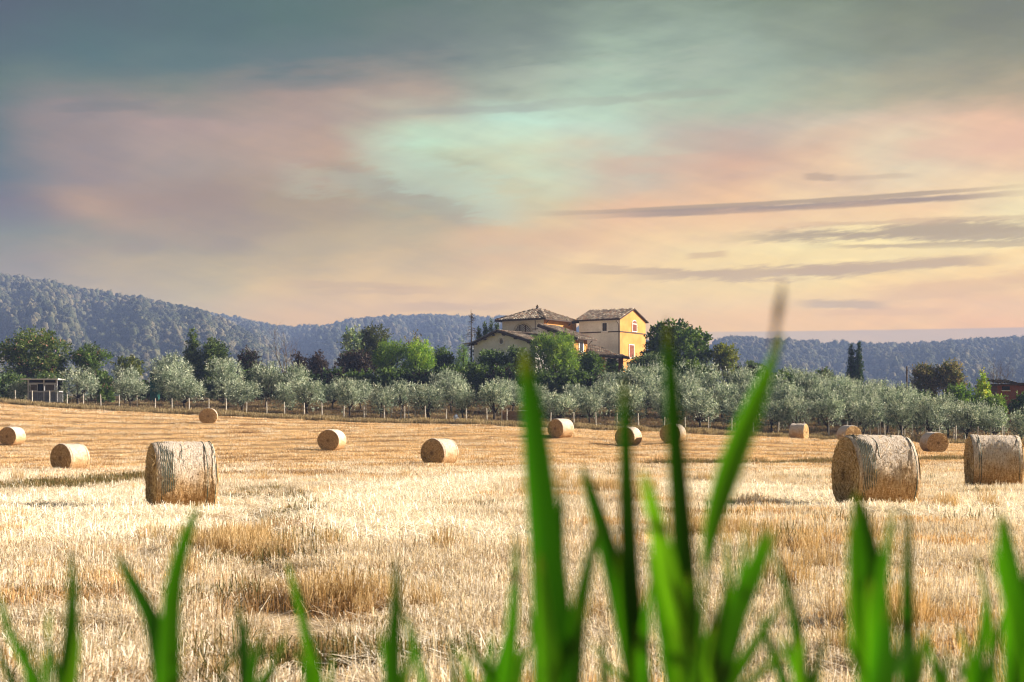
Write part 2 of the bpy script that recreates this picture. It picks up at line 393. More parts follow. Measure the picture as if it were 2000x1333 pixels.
# -- everything beyond the field edge
t2 = np.linspace(0, 1, 150) ** 2.2
Y2 = ye[None, :] + (2500 - ye[None, :]) * t2[:, None]; X2 = us[None, :] * (Y2 + 20)
Z2 = ground_z(X2.ravel(), Y2.ravel()).reshape(X2.shape)
Z2[1:] += (0.18 * (fbm(X2[1:].ravel() * .5, Y2[1:].ravel() * .5, 3) - 0.5)).reshape(X2[1:].shape)
M_ground, n, out = mat('orchard_ground'); co = wpos(n)
a = n.noise(co, 0.5, 5, 0.6); b = n.noise(n.vm('MULTIPLY', co, (6, 10, 6)), 1.0, 4, 0.7)
c = n.mix(n.smooth(a, 0.35, 0.65), (0.075, 0.05, 0.034), (0.17, 0.12, 0.075))
c = n.mix(n.smooth(b, 0.35, 0.7, 0, 0.7), c, (0.08, 0.07, 0.04))
principled(n, out, c, 0.95, b, 0.7, 0.05, 0.05)
obj('ground', gridmesh('ground', X2, Y2, Z2, M_ground), kind='structure')

# ------------------------------------------------------------------ hills
M_hill, n, out = mat('hillside'); co = wpos(n)
a = n.noise(co, 0.02, 6, 0.65); b = n.noise(co, 0.12, 5, 0.7)
c = n.mix(n.smooth(a, 0.35, 0.65), (0.05, 0.055, 0.035), (0.11, 0.10, 0.065))
c = n.mix(n.smooth(b, 0.4, 0.7, 0, 0.6), c, (0.16, 0.14, 0.10))
principled(n, out, c, 1.0, b, 0.6, 4.0, 0.0)
HILLS = [
 ('near_hill', 1400, 620, [(-900,470),(-600,480),(-200,512),(0,535),(80,552),(140,561),(200,573),(270,584),(330,597),(400,610),(450,634),(500,660),(540,692),(580,715),(640,762),(700,800),(760,818)], 1),
 ('wooded_hill', 2150, 900, [(150,630),(300,604),(400,606),(470,621),(520,629),(570,636),(620,637),(660,630),(700,620),(760,614),(850,612),(930,615),(1000,620),(1100,631),(1200,648),(1300,671),(1400,703),(1500,742),(1600,800)], 2),
 ('flat_topped_hill', 1650, 700, [(1150,810),(1200,765),(1300,722),(1375,690),(1388,664),(1402,657),(1440,656),(1500,655),(1600,661),(1700,667),(1750,669),(1800,668),(1850,662),(1900,659),(1960,657),(2000,655),(2300,640),(2700,650),(3100,690)], 3)]
FOREST = []
rng = np.random.RandomState(11)
for name, Yr, Y0, prof, seed in HILLS:
    pp = np.array(prof, float); px = np.linspace(pp[0, 0], pp[-1, 0], 260)
    ridge = (HY - {1: 5, 2: 10, 3: 11}[seed] - np.interp(px, pp[:, 0], pp[:, 1])) / F * Yr + CH
    # smooth the profile a little
    ridge = np.convolve(np.pad(ridge, 3, 'edge'), np.ones(7) / 7, 'valid')
    tt = np.linspace(0, 1.15, 90)
    def surf(pxv, tv):
        rd = np.interp(pxv, px, ridge)
        Y = Y0 + (Yr - Y0) * tv + 60 * np.sin(pxv * 0.006 + seed)
        prof_t = np.where(tv < 1, np.sin(np.clip(tv, 0, 1) * math.pi / 2) ** 1.25, 1 - 0.9 * (tv - 1) ** 1.2 * 1.6)
        X = (pxv - 1000) / F * Y
        sp = fbm(pxv * 0.011 + seed * 7 + tv * 0.9, tv * 1.3 + seed, 4) - 0.5         # spurs running down the slope
        sp2 = fbm(pxv * 0.03 + seed * 3, tv * 5 + seed, 3) - 0.5
        k = np.clip(1 - np.abs(tv - 0.5) * 1.9, 0, 1)
        Z = rd * prof_t * (1 + 1.15 * sp * k + 0.18 * sp2 * k) * Y / Yr - 3
        cap = (rd - 6) * Y / Yr
        Z = np.where(tv < 0.97, np.minimum(Z, cap), Z)
        return X, Y, Z
    T, PXg = np.meshgrid(tt, px, indexing='ij'); X, Y, Z = surf(PXg, T)
    obj('hill', gridmesh(name, X, Y, Z, M_hill), kind='structure')
    N = {1: 34000, 2: 28000, 3: 38000}[seed]
    lo_, hi_ = {1: (-500, 760), 2: (330, 1450), 3: (1250, 2500)}[seed]
    pxr = rng.uniform(lo_, hi_, N); tr = rng.uniform(0.03, 1.05, N)
    nr = 2600; pxr[:nr] = rng.uniform(lo_, hi_, nr); tr[:nr] = rng.uniform(0.97, 1.03, nr)
    X, Y, Z = surf(pxr, tr)
    d = fbm(X * 0.012, Y * 0.012, 3); keep = (Z > 2) & (rng.rand(N) < 0.45 + 1.3 * (d - 0.25))
    FOREST.append((np.stack([X, Y, Z - 0.5], 1)[keep], seed))
# ------------------------------------------------------------------ foliage builders
def unit(v): return v / np.maximum(np.linalg.norm(v, axis=-1, keepdims=True), 1e-9)
def leaves(rng, C, D, m, length, ll, lw, pal, palw=None, spread=0.8, jit=0.06, tone=0.25):
    n = len(C); t = rng.rand(n, m, 1)
    P = C[:, None] + D[:, None] * t * length + rng.randn(n, m, 3) * jit
    L = unit(D[:, None] * 0.9 + rng.randn(n, m, 3) * spread)
    S = unit(np.cross(L, rng.randn(n, m, 3)))
    ll_ = ll * rng.uniform(0.7, 1.3, (n, m, 1)); lw_ = lw * rng.uniform(0.7, 1.3, (n, m, 1))
    V = np.stack([P, P + L * ll_ * .5 + S * lw_ * .5, P + L * ll_, P + L * ll_ * .5 - S * lw_ * .5], 2).reshape(-1, 3)
    q = np.arange(len(V)).reshape(-1, 4)
    pal = np.array(pal); pi = rng.choice(len(pal), n, p=palw)
    c = pal[pi][:, None] * (1 + tone * (rng.rand(n, m, 1) - .5) * 2) * (1 + tone * (rng.rand(n, 1, 1) - .5) * 2)
    c = np.repeat(c.reshape(-1, 3), 4, axis=0)
    return V, q, c
def crown_pts(rng, lobes, n, shell=0.3, up=0.35, rnd=0.45):
    lb = np.array(lobes); w = (lb[:, 3] * lb[:, 4] * lb[:, 5]) ** (2 / 3); w /= w.sum()
    i = rng.choice(len(lb), n, p=w); d = unit(rng.randn(n, 3)); r = rng.rand(n, 1) ** shell
    C = lb[i, :3] + d * r * lb[i, 3:6]
    D = unit(d * r + np.array([0, 0, up]) + rng.randn(n, 3) * rnd)
    return C, D
def merge(parts):
    V, Q, C, b = [], [], [], 0
    for v, q, c in parts: V.append(v); Q.append(q + b); C.append(c); b += len(v)
    return np.concatenate(V), np.concatenate(Q), np.concatenate(C)
def lobes_round(rng, h0, h1, R, k, kr=0.55, flat=1.0):
    L = []; zc = (h0 + h1) / 2; rz = (h1 - h0) / 2
    L.append((0, 0, zc, R * 0.72, R * 0.72, rz * 0.78))
    for _ in range(k):
        a = rng.uniform(0, 2 * math.pi); e = rng.uniform(-0.6, 1.0); rr = R * (1 - kr * .62)
        ce = math.cos(e)
        L.append((math.cos(a) * rr * ce * .8, math.sin(a) * rr * ce * .8, zc + math.sin(e) * rz * (1 - kr * .55),
                  R * kr * rng.uniform(.6, 1), R * kr * rng.uniform(.6, 1), rz * kr * rng.uniform(.6, 1) * flat))
    return L
def trunkmesh(rng, name, h, r, lobes, m, limbs=6, lean=0.1, fork=0.3, k=6):
    mb = MB(); top = Vector((rng.uniform(-lean, lean), rng.uniform(-lean, lean), h * fork))
    mb.tube([(0, 0, -0.3), (0, 0, 0.02), top * 0.5 + Vector((rng.uniform(-.05, .05), 0, 0)), top], [r * 1.5, r * 1.15, r * .9, r * .8], k)
    ids = list(rng.permutation(len(lobes)))[:limbs]
    for i in ids:
        e = Vector(lobes[i][:3]); md = (top + e) / 2 + Vector((rng.uniform(-.15, .15) * h * .2, rng.uniform(-.15, .15) * h * .2, -0.02 * h))
        mb.tube([top * .92, md, e], [r * .6, r * .35, r * .12], 5)
        for _ in range(2):
            e2 = e + Vector(tuple(rng.uniform(-.5, .5, 3) * np.array(lobes[i][3:6])))
            mb.tube([md, (md + e2) / 2, e2], [r * .25, r * .16, r * .05], 4)
    return newmesh(name, mb.V, faces=mb.F, mat=m, smooth=True)

LIB = {}
OLP = [(0.08, 0.12, 0.08), (0.20, 0.27, 0.19), (0.42, 0.49, 0.39), (0.66, 0.71, 0.58)]
for i in range(9):
    rng = np.random.RandomState(100 + i); R = rng.uniform(2.0, 2.4)
    lb = lobes_round(rng, 0.6, 4.15, R, rng.randint(14, 19), 0.43, 1.15); lb[0] = (0, 0, 2.3, R * .5, R * .5, .9)
    C, D = crown_pts(rng, lb, 560, 0.22, 0.55, 0.4)
    p1 = leaves(rng, C, D, 8, 0.50, 0.22, 0.075, OLP, [.2, .35, .3, .15], 0.55, 0.07)
    # long upright shoots at the outline
    C, D = crown_pts(rng, [l for l in lb if l[2] > 2.2] or lb, 120, 0.08, 1.4, 0.25)
    p2 = leaves(rng, C, D, 10, 0.75, 0.17, 0.055, OLP, [.0, .15, .4, .45], 0.4, 0.03)
    v, q, c = merge([p1, p2])
    LIB['olive', i] = (newmesh('olive_crown', v, quads=q, col=c, mat=M_olive), trunkmesh(rng, 'olive_trunk', 4.4, 0.15, lb, M_bark, 7, 0.25, 0.24))
def put_tree(name, label, category, key, x, y, h, halfw, canon, group=None, rot=None, rnd=random.Random(3)):
    """key -> (crown mesh, trunk mesh); canon = (height, radius) of the library tree"""
    cr, tr = LIB[key]; s = h / canon[0]; sw = halfw / canon[1]
    t = thing(name, label, category, (x, y, gz(x, y) - 0.05), rnd.uniform(0, 6.28) if rot is None else rot, group, (sw, sw, s))
    obj('trunk', tr, t)
    if cr is not None: obj('crown', cr, t)
    return t

# ------------------------------------------------------------------ instancing for uncountable stuff
def instancer(name, pts, rot, scl, idx, sources, **props):
    me = bpy.data.meshes.new(name); me.vertices.add(len(pts)); me.vertices.foreach_set('co', np.asarray(pts, np.float32).ravel())
    for nm, arr, ty, key in (('rot', rot, 'FLOAT_VECTOR', 'vector'), ('scl', scl, 'FLOAT_VECTOR', 'vector'), ('idx', idx, 'INT', 'value')):
        a = me.attributes.new(nm, ty, 'POINT'); a.data.foreach_set(key, np.asarray(arr, np.int32 if ty == 'INT' else np.float32).ravel())
    me.update(); o = obj(name, me, kind='stuff', **props)
    ng = bpy.data.node_groups.new(name, 'GeometryNodeTree')
    ng.interface.new_socket('Geometry', in_out='INPUT', socket_type='NodeSocketGeometry')
    ng.interface.new_socket('Geometry', in_out='OUTPUT', socket_type='NodeSocketGeometry')
    N = ng.nodes; L = ng.links; gi = N.new('NodeGroupInput'); go = N.new('NodeGroupOutput'); jn = N.new('GeometryNodeJoinGeometry')
    def na(nm, ty):
        x = N.new('GeometryNodeInputNamedAttribute'); x.data_type = ty; x.inputs['Name'].default_value = nm
        return [s for s in x.outputs if s.enabled and s.name == 'Attribute'][0]
    ar, as_, ai = na('rot', 'FLOAT_VECTOR'), na('scl', 'FLOAT_VECTOR'), na('idx', 'INT')
    for k, s in enumerate(sources):
        oi = N.new('GeometryNodeObjectInfo'); oi.inputs['Object'].default_value = s; oi.inputs['As Instance'].default_value = True
        ip = N.new('GeometryNodeInstanceOnPoints'); cp = N.new('FunctionNodeCompare'); cp.data_type = 'INT'; cp.operation = 'EQUAL'
        ins = [i for i in cp.inputs if i.enabled]; L.new(ai, ins[0]); ins[1].default_value = k
        L.new(gi.outputs[0], ip.inputs['Points']); L.new(cp.outputs[0], ip.inputs['Selection']); L.new(oi.outputs['Geometry'], ip.inputs['Instance'])
        L.new(ar, ip.inputs['Rotation']); L.new(as_, ip.inputs['Scale']); L.new(ip.outputs[0], jn.inputs[0])
    L.new(jn.outputs[0], go.inputs[0])
    md = o.modifiers.new('instances', 'NODES'); md.node_group = ng
    return o
def source(name, me): return bpy.data.objects.new(name, me)      # template kept out of the scene

# far forest: rough little crowns
fs = []
FP = [(0.045, 0.055, 0.03), (0.07, 0.08, 0.042), (0.10, 0.10, 0.056), (0.14, 0.125, 0.075)]
for i in range(5):
    rng = np.random.RandomState(300 + i)
    lb = lobes_round(rng, 1.0, 7.5, 3.4, 6, 0.5); C, D = crown_pts(rng, lb, 70, 0.15, 0.2, 0.7)
    v, q, c = leaves(rng, C, D, 2, 1.0, 1.3, 0.8, [FP[min(3, i % 4)], FP[(i + 1) % 4]], None, 0.8, 0.4, 0.15)
    bm = bmesh.new(); bmesh.ops.create_icosphere(bm, subdivisions=3, radius=1.0); vv = []
    for w in bm.verts:
        d = 1 + .30 * mnoise.noise(w.co * 1.7 + Vector((i * 9, 0, 0))) + .22 * mnoise.noise(w.co * 4.1 + Vector((0, i * 9, 0))); vv.append((w.co.x * d * 3.5, w.co.y * d * 3.5, 4.3 + w.co.z * d * 3.7))
    bm.verts.ensure_lookup_table(); tr_ = [[w.index for w in f.verts] for f in bm.faces]; bm.free()
    vv = np.array(vv); cc = np.array(FP[i % 4]) * (0.85 + .3 * rng.rand(len(vv), 1))
    fs.append(source('forest_tree', newmesh('forest_tree', np.concatenate([vv, v]), tris=tr_, quads=q + len(vv), col=np.concatenate([cc, c]), mat=M_far, smooth=True)))
for pts, seed in FOREST:
    rng = np.random.RandomState(40 + seed); n_ = len(pts)
    s = np.clip(np.exp(rng.randn(n_, 1) * .27), .5, 1.45) * .92 * {1: .66, 2: .78, 3: .72}[seed]
    scl = np.concatenate([s, s, s * rng.uniform(0.8, 1.5, (n_, 1))], 1)
    tone = fbm(pts[:, 0] * 0.01, pts[:, 1] * 0.01, 3)
    idx = np.clip((tone * 9 - 2 + rng.randn(n_) * 0.9).astype(int), 0, 4)
    rot = np.zeros((n_, 3)); rot[:, 2] = rng.uniform(0, 6.28, n_)
    instancer('forest', pts, rot, scl, idx, fs, label='distant hillside wood, hazy blue-green, ' + {1: 'covering the tall slope at the left', 2: 'covering the rounded hill left of the villa', 3: 'covering the flat-topped hill at the right'}[seed], category='forest')

# ------------------------------------------------------------------ haze
M_haze, n, out = mat('haze')
v = n.n.new('ShaderNodeVolumePrincipled'); v.inputs['Color'].default_value = (0.34, 0.48, 0.90, 1)
v.inputs['Density'].default_value = 0.00031; v.inputs['Anisotropy'].default_value = 0.0
n.l.new(v.outputs[0], out.inputs['Volume'])
mb = MB(); mb.box((-3000, -60, -8), (3000, 2620, 215)); mb.build('haze', M_haze, kind='stuff')

# ------------------------------------------------------------------ stubble
GOLD = [(0.80, 0.57, 0.30), (0.86, 0.66, 0.40), (0.68, 0.45, 0.21), (0.50, 0.31, 0.14)]
PALE = [(0.88, 0.79, 0.64), (0.82, 0.69, 0.51), (0.93, 0.88, 0.80), (0.50, 0.41, 0.30), (0.68, 0.62, 0.54)]
WHT = [(0.97, 0.92, 0.83), (0.93, 0.85, 0.72), (0.95, 0.90, 0.8)]
BRWN = [(0.40, 0.26, 0.13), (0.30, 0.19, 0.10), (0.56, 0.38, 0.19), (0.48, 0.33, 0.2)]
GRN = [(0.09, 0.10, 0.035), (0.15, 0.14, 0.06), (0.26, 0.21, 0.09)]
def stalks(rng, n, size, h0, h1, w, lean, pal, clump=0, flatf=0.0):
    P = rng.uniform(-size / 2, size / 2, (n, 2))
    if clump:
        cc = rng.uniform(-size / 2, size / 2, (clump, 2)); P = cc[rng.randint(clump, size=n)] + rng.randn(n, 2) * size * 0.05
    h = rng.uniform(h0, h1, n); a = rng.uniform(0, 6.283, n); ln = np.abs(rng.randn(n)) * lean
    fl = rng.rand(n) < flatf; ln[fl] = rng.uniform(1.2, 1.5, fl.sum()); h[fl] *= 1.3
    az_ = rng.uniform(0, 6.283, n)
    d = np.stack([np.sin(ln) * np.cos(az_), np.sin(ln) * np.sin(az_), np.cos(ln)], 1)
    s = np.stack([np.cos(a), np.sin(a), np.zeros(n)], 1) * w / 2
    b = np.stack([P[:, 0], P[:, 1], np.where(fl, rng.uniform(0.01, 0.09, n), -0.02)], 1)
    t = b + d * h[:, None]
    V = np.stack([b - s, b + s, t + s * .7, t - s * .7], 1).reshape(-1, 3)
    pal = np.array(pal); c = pal[rng.randint(len(pal), size=n)] * rng.uniform(.75, 1.2, (n, 1))
    return V, np.arange(4 * n).reshape(-1, 4), np.repeat(c, 4, 0)
ss = []
def add_src(*parts):
    v, q, c = merge(parts); ss.append(source('stubble_tuft', newmesh('stubble_tuft', v, quads=q, col=c, mat=M_straw)))
for k in range(3):       # 0-2 golden near, 3-5 pale near, 6-7 brown near
    rng = np.random.RandomState(k); add_src(stalks(rng, 140, .6, .10, .21, .006, .16, GOLD, 30), stalks(rng, 55, .6, .12, .25, .008, .5, PALE + GOLD, 0, .6))
for k in range(3):
    rng = np.random.RandomState(10 + k); add_src(stalks(rng, 130, .6, .08, .20, .0065, .28, PALE, 40), stalks(rng, 110, .6, .12, .28, .007, .6, PALE, 0, .6))
for k in range(2):
    rng = np.random.RandomState(20 + k); add_src(stalks(rng, 120, .6, .08, .20, .007, .35, BRWN, 0), stalks(rng, 30, .6, .12, .26, .008, .6, PALE, 0, .6))
for k in range(2):       # 8-9 tall dry grass fans
    rng = np.random.RandomState(30 + k); add_src(stalks(rng, 150, .35, .22, .42, .006, .42, [(0.62, 0.47, 0.26), (0.74, 0.58, 0.36), (0.42, 0.30, 0.15)], 6))
for k in range(2):       # 10-11 green weeds
    rng = np.random.RandomState(40 + k); add_src(stalks(rng, 170, .5, .06, .22, .006, .6, GRN + BRWN[:1], 10))
for k in range(3):       # 12-14 far golden
    rng = np.random.RandomState(50 + k); add_src(stalks(rng, 150, 1.1, .08, .17, .016, .25, GOLD + PALE[:1], 0, .15))
for k in range(2):       # 15-16 far pale
    rng = np.random.RandomState(60 + k); add_src(stalks(rng, 150, 1.1, .08, .18, .016, .35, PALE, 0, .3))
rng = np.random.RandomState(70); add_src(stalks(rng, 130, 1.1, .08, .2, .016, .35, BRWN, 0, .1))      # 17 far brown
BPOS = [(((b[0]+b[1])/2-1000)/F*(F*BH/(b[3]-b[2])), F*BH/(b[3]-b[2])) for b in BALES]
rng = np.random.RandomState(71); add_src(stalks(rng, 90, .9, .06, .14, .014, .4, WHT, 0, .3), stalks(rng, 90, .9, .14, .3, .014, .6, WHT, 0, .9))   # 18 bleached flattened straw
def scatter(Y0, Y1, n, umax=0.5):
    r = rng.rand(n); Y = np.sqrt(Y0 ** 2 + (Y1 ** 2 - Y0 ** 2) * r) if Y0 > 0 else rng.uniform(Y0, Y1, n)
    X = rng.uniform(-umax, umax, n) * (Y + 3); return X, Y
def pathdist(x, y, pts):
    d = np.full(len(x), 1e9)
    for a, b in zip(pts[:-1], pts[1:]):
        a = np.array(a); b = np.array(b); ab = b - a; t = np.clip(((x - a[0]) * ab[0] + (y - a[1]) * ab[1]) / (ab @ ab), 0, 1)
        d = np.minimum(d, np.hypot(x - a[0] - ab[0] * t, y - a[1] - ab[1] * t))
    return d
def gp(px, py):      # pixel -> ground point
    Y = 60.0
    for _ in range(60):
        X = (px - 1000) / F * Y; Yn = (CH - gz(X, Y)) * F / (py - HY) if py > HY + 6 else Y
        Y += 0.4 * (min(max(Yn, 5), 118) - Y)
    return ((px - 1000) / F * Y, Y)
TRACK = [gp(525, 962), gp(485, 1050), gp(540, 1180), gp(640, 1330)]
WHITE = [[gp(-100, 1040), gp(160, 985), gp(280, 965)], [gp(1380, 955), gp(1600, 985), gp(2050, 1025)], [gp(1040, 935), gp(850, 950), gp(640, 1010)],
         [gp(1960, 995), gp(2100, 985)], [gp(600, 980), gp(760, 1040), gp(900, 1120)], [gp(0, 1120), gp(260, 1060), gp(420, 1010)], [gp(640, 1180), gp(760, 1170), gp(1000, 1160)]]
WEEDS = [[gp(-60, 962), gp(120, 955), gp(275, 940)], [gp(1300, 909), gp(1500, 908), gp(1625, 905)], [gp(1790, 902), gp(1890, 898)]]
BROWNS = [[gp(430, 932), gp(560, 928), gp(700, 936)], [gp(700, 940), gp(900, 940)], [gp(430, 1095), gp(520, 1085)], [gp(1510, 1090), gp(1660, 1096)], [gp(20, 1190), gp(240, 1198)], [gp(1640, 1132), gp(1900, 1122)], [gp(560, 1215), gp(700, 1200)], [gp(880, 1125), gp(1000, 1120)], [gp(1240, 1010), gp(1420, 1018)]]
def place(X, Y, far):
    n = len(X); a = fbm(X * .22 + 5, Y * .5 + 1, 4); b_ = fbm(X * .8 + 9, Y * 1.3 + 4, 3); s = swath(X, Y)
    ph = (s / 4.6) % 1.0; dt = pathdist(X, Y, TRACK)
    dw = np.min([pathdist(X, Y, w) for w in WHITE], 0); de = np.min([pathdist(X, Y, w) for w in WEEDS], 0); db = np.min([pathdist(X, Y, w) for w in BROWNS], 0)
    r = rng.rand(n)
    if not far:
        idx = np.where(a + .25 * (b_ - .5) + .16 * (np.sin(2 * math.pi * s / 1.9)) > .66, rng.randint(0, 3, n), rng.randint(3, 6, n))
        idx = np.where(((dw < 1.3 + b_) & (r < .85)) | (dt < .5), rng.randint(3, 6, n), idx)
        idx = np.where(((b_ < .27) & (r < .5)) | ((db < .4) & (r < .8)), rng.randint(6, 8, n), idx)
        idx = np.where((dt > .6) & (dt < 1.0) & (r < .04) & (Y < 34), rng.randint(8, 10, n), idx)
        idx = np.where((b_ > .68) & (r < .06), rng.randint(8, 10, n), idx)
        idx = np.where(((dt < .35) & (r < .06)) | ((de < 1.4) & (r < .85)) | (r < .006), rng.randint(10, 12, n), idx)
        idx = np.where((dw < 1.3 + .9 * b_) & (rng.rand(n) < .93) & (Y > 19), 18, idx)
        idx = np.where((fbm(X * .5 + 40, Y * .9 + 2, 3) > .60) & (rng.rand(n) < .6) & (Y > 20), 18, idx)
        idx = np.where((dt < .8) & (rng.rand(n) < .25), np.where(rng.rand(n) < .3, 10, 7), idx)
        drop = ((dt < .5) & (rng.rand(n) < .93)) | (((s / 1.9) % 1.0 < .20) & (rng.rand(n) < .8) & (b_ > .3))
    else:
        pale = np.clip((78 - Y) / 16, 0, 1)
        idx = np.where(r < .12 + .62 * pale * (a > .42) + .25 * (a > .62), rng.randint(15, 17, n), rng.randint(12, 15, n))
        idx = np.where((dw < 1.6) & (rng.rand(n) < .85), 18, idx)
        idx = np.where((fbm(X * .25 + 40, Y * .5 + 2, 3) > .62) & (Y < 74) & (rng.rand(n) < .7), 18, idx)
        idx = np.where(((b_ < .34) & (Y < 76) & (rng.rand(n) < .55)) | ((db < 1.6) & (rng.rand(n) < .7)), 17, idx)
        idx = np.where((de < 1.3) & (rng.rand(n) < .8), rng.randint(10, 12, n), idx)
        ph2 = (s / 2.3) % 1.0
        drop = (Y > 66) & (((ph < .22) & (rng.rand(n) < .92)) | ((ph2 < .12) & (rng.rand(n) < .6) & (b_ > .35)))
        idx = np.where((Y > 66) & (ph < .26) & (ph > .14) & (rng.rand(n) < .5), 17, idx)
    Z = field_z(X, Y); k = ~drop
    sc_ = rng.uniform(.75, 1.25, (n, 1)) * np.ones((n, 3)); sc_[:, 2] *= (.45 + .8 * b_) * (.6 + .8 * a)
    w_ = (idx == 10) | (idx == 11); sc_[w_] *= 1.5 if not far else 1.9
    db_ = np.min([np.hypot(X - bx, Y - by + .4) for bx, by in BPOS], 0); sc_[:, 2] *= np.clip(.15 + .8 * (db_ - 1.1), .15, 1)
    rot = np.zeros((n, 3)); rot[:, 2] = rng.uniform(0, 6.28, n)
    return np.stack([X, Y, Z], 1)[k], rot[k], sc_[k], idx[k]
rng = np.random.RandomState(77)
bz = [scatter(5.0, 18, 6500, .62), scatter(18, 34, 8500, .5), scatter(34, 48, 9000, .48)]
X = np.concatenate([b[0] for b in bz]); Y = np.concatenate([b[1] for b in bz])
P, R_, S2, I_ = place(X, Y, False)
CL = [(505, 1090, 26, .5, (8, 9)), (650, 1188, 20, .3, (8, 9, 7)), (1750, 1235, 16, .25, (8, 9)), (520, 966, 40, .5, (10, 11)), (1160, 965, 30, .7, (8, 9)), (1640, 1092, 18, .8, (8, 7)),
      (90, 1185, 30, .4, (7, 10)), (620, 1290, 26, .25, (10, 11)), (880, 1300, 16, .2, (10, 18)), (430, 1070, 30, .5, (8, 7)), (1950, 1000, 20, .9, (10, 8)), (1400, 1060, 24, .5, (8,)), (130, 1290, 20, .25, (7, 10)),
      (310, 1003, 5, .25, (3, 7)), (380, 1002, 5, .3, (0, 4)), (1670, 998, 5, .3, (4, 7)), (1750, 995, 5, .3, (0, 3))]
for cx, cy, k_, r_, ty in CL:
    g_ = gp(cx, cy); xy = np.array(g_) + rng.randn(k_, 2) * r_; P = np.concatenate([P, np.stack([xy[:, 0], xy[:, 1], field_z(xy[:, 0], xy[:, 1])], 1)])
    rr = np.zeros((k_, 3)); rr[:, 2] = rng.uniform(0, 6.28, k_); R_ = np.concatenate([R_, rr]); S2 = np.concatenate([S2, rng.uniform(.6, 1.15, (k_, 1)) * np.ones((k_, 3))])
    I_ = np.concatenate([I_, rng.choice(ty, k_)])
instancer('stubble', P, R_, S2, I_, ss, label='pale cut wheat stubble and loose straw in the near half of the field', category='stubble')
bz = [scatter(46, 80, 13000, .47), scatter(80, 150, 24000, .47)]
X = np.concatenate([b[0] for b in bz]); Y = np.concatenate([b[1] for b in bz]); k = Y < edge_at(X) - .6; X = X[k]; Y = Y[k]
P, R_, S2, I_ = place(X, Y, True)
instancer('stubble', P, R_, S2, I_, ss, label='golden stubble in long swaths across the far half of the field', category='stubble')
# dry grass verge along the field edge
vs = []
for k_ in range(3):
    r2 = np.random.RandomState(90 + k_)
    v, q, c = stalks(r2, 130, 1.3, .25, .62, .03, .3, [(0.42, 0.33, 0.19), (0.52, 0.43, 0.27), (0.30, 0.22, 0.12), (0.22, 0.2, 0.1)], 14)
    vs.append(source('dry_grass_tuft', newmesh('dry_grass_tuft', v, quads=q, col=c, mat=M_straw)))
r2 = np.random.RandomState(95)
v, q, c = stalks(r2, 130, 1.3, .15, .5, .03, .5, [(0.16, 0.10, 0.06), (0.22, 0.14, 0.08), (0.12, 0.11, 0.05)], 10)
vs.append(source('dry_grass_tuft', newmesh('dry_grass_tuft', v, quads=q, col=c, mat=M_straw)))
n_ = 9000; U = rng.uniform(-.5, .5, n_); Ye = edge_u(U); Y = Ye + rng.uniform(0, 1, n_) ** 1.5 * 34; X = U * (Y + 20)
idx = np.where((Y - Ye < 3.2), rng.randint(0, 3, n_), np.where(rng.rand(n_) < .12, rng.randint(0, 3, n_), 3))
s = rng.uniform(.4, .95, (n_, 1)) * np.ones((n_, 3)); s[:, 2] *= np.where(Y - Ye < 3.2, .6 + .9 * fbm(X * .3, Y * .3, 3), .8)
rot = np.zeros((n_, 3)); rot[:, 2] = rng.uniform(0, 6.28, n_)
instancer('dry_grass', np.stack([X, Y, ground_z(X, Y)], 1), rot, s, idx, vs, label='ragged dry grass verge along the fence at the field edge', category='grass')
# ------------------------------------------------------------------ hay bales
M_net, n, out = mat('bale_wrap'); co = objco(n)
x, y, z = n.sep(co); ang = n.m('ARCTAN2', y, n.m('SUBTRACT', z, 0.66))
cyl = n.xyz(n.m('MULTIPLY', x, 52.0), n.m('MULTIPLY', ang, 4.5), 0.0)
f1 = n.noise(cyl, 1.0, 5, 0.7); f2 = n.noise(co, 26, 5, 0.75); f3 = n.noise(n.vm('MULTIPLY', co, (3, 2, 2)), 1.0, 4, 0.6)
w1 = n.n.new('ShaderNodeTexWave'); w1.wave_type = 'BANDS'; w1.bands_direction = 'X'; w1.inputs['Scale'].default_value = 11; w1.inputs['Distortion'].default_value = 1.2
n.l.new(co, w1.inputs[0])
f = n.m('ADD', n.m('MULTIPLY', f1, .5), n.m('MULTIPLY', f2, .5))
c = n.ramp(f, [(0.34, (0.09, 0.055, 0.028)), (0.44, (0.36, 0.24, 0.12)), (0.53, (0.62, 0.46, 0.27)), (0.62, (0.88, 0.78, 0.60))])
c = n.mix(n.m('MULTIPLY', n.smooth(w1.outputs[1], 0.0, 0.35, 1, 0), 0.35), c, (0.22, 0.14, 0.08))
net_sky = n.smooth(n.m('ADD', z, n.m('MULTIPLY', f3, 0.9)), 0.85, 1.55)           # net and rain-bleached straw on the upper half, sky light painted in too
c = n.mix(n.m('MULTIPLY', net_sky, n.smooth(f, .38, .52, .10, .6)), c, (0.74, 0.71, 0.70))
c = n.mix(n.smooth(n.m('ADD', z, n.m('MULTIPLY', f3, 0.5)), 1.30, 0.5, 0, 0.36), c, n.mix(1.0, c, (0.95, 0.62, 0.30), 'MULTIPLY'))  # straw more orange lower down, warm ground bounce painted into the tint
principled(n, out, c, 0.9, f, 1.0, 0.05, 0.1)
M_end, n, out = mat('bale_end'); co = objco(n); x, y, z = n.sep(co); zz = n.m('SUBTRACT', z, 0.66)
rad = n.m('SQRT', n.m('ADD', n.m('MULTIPLY', y, y), n.m('MULTIPLY', zz, zz))); ang = n.m('ARCTAN2', y, zz)
sp = n.m('ADD', n.m('MULTIPLY', rad, 36.0), n.m('MULTIPLY', ang, 1.0))
f1 = n.noise(n.xyz(sp, n.m('MULTIPLY', ang, 4.0), n.m('MULTIPLY', x, 8)), 1.0, 5, 0.7, dist=0.6); f2 = n.noise(co, 24, 5, 0.75)
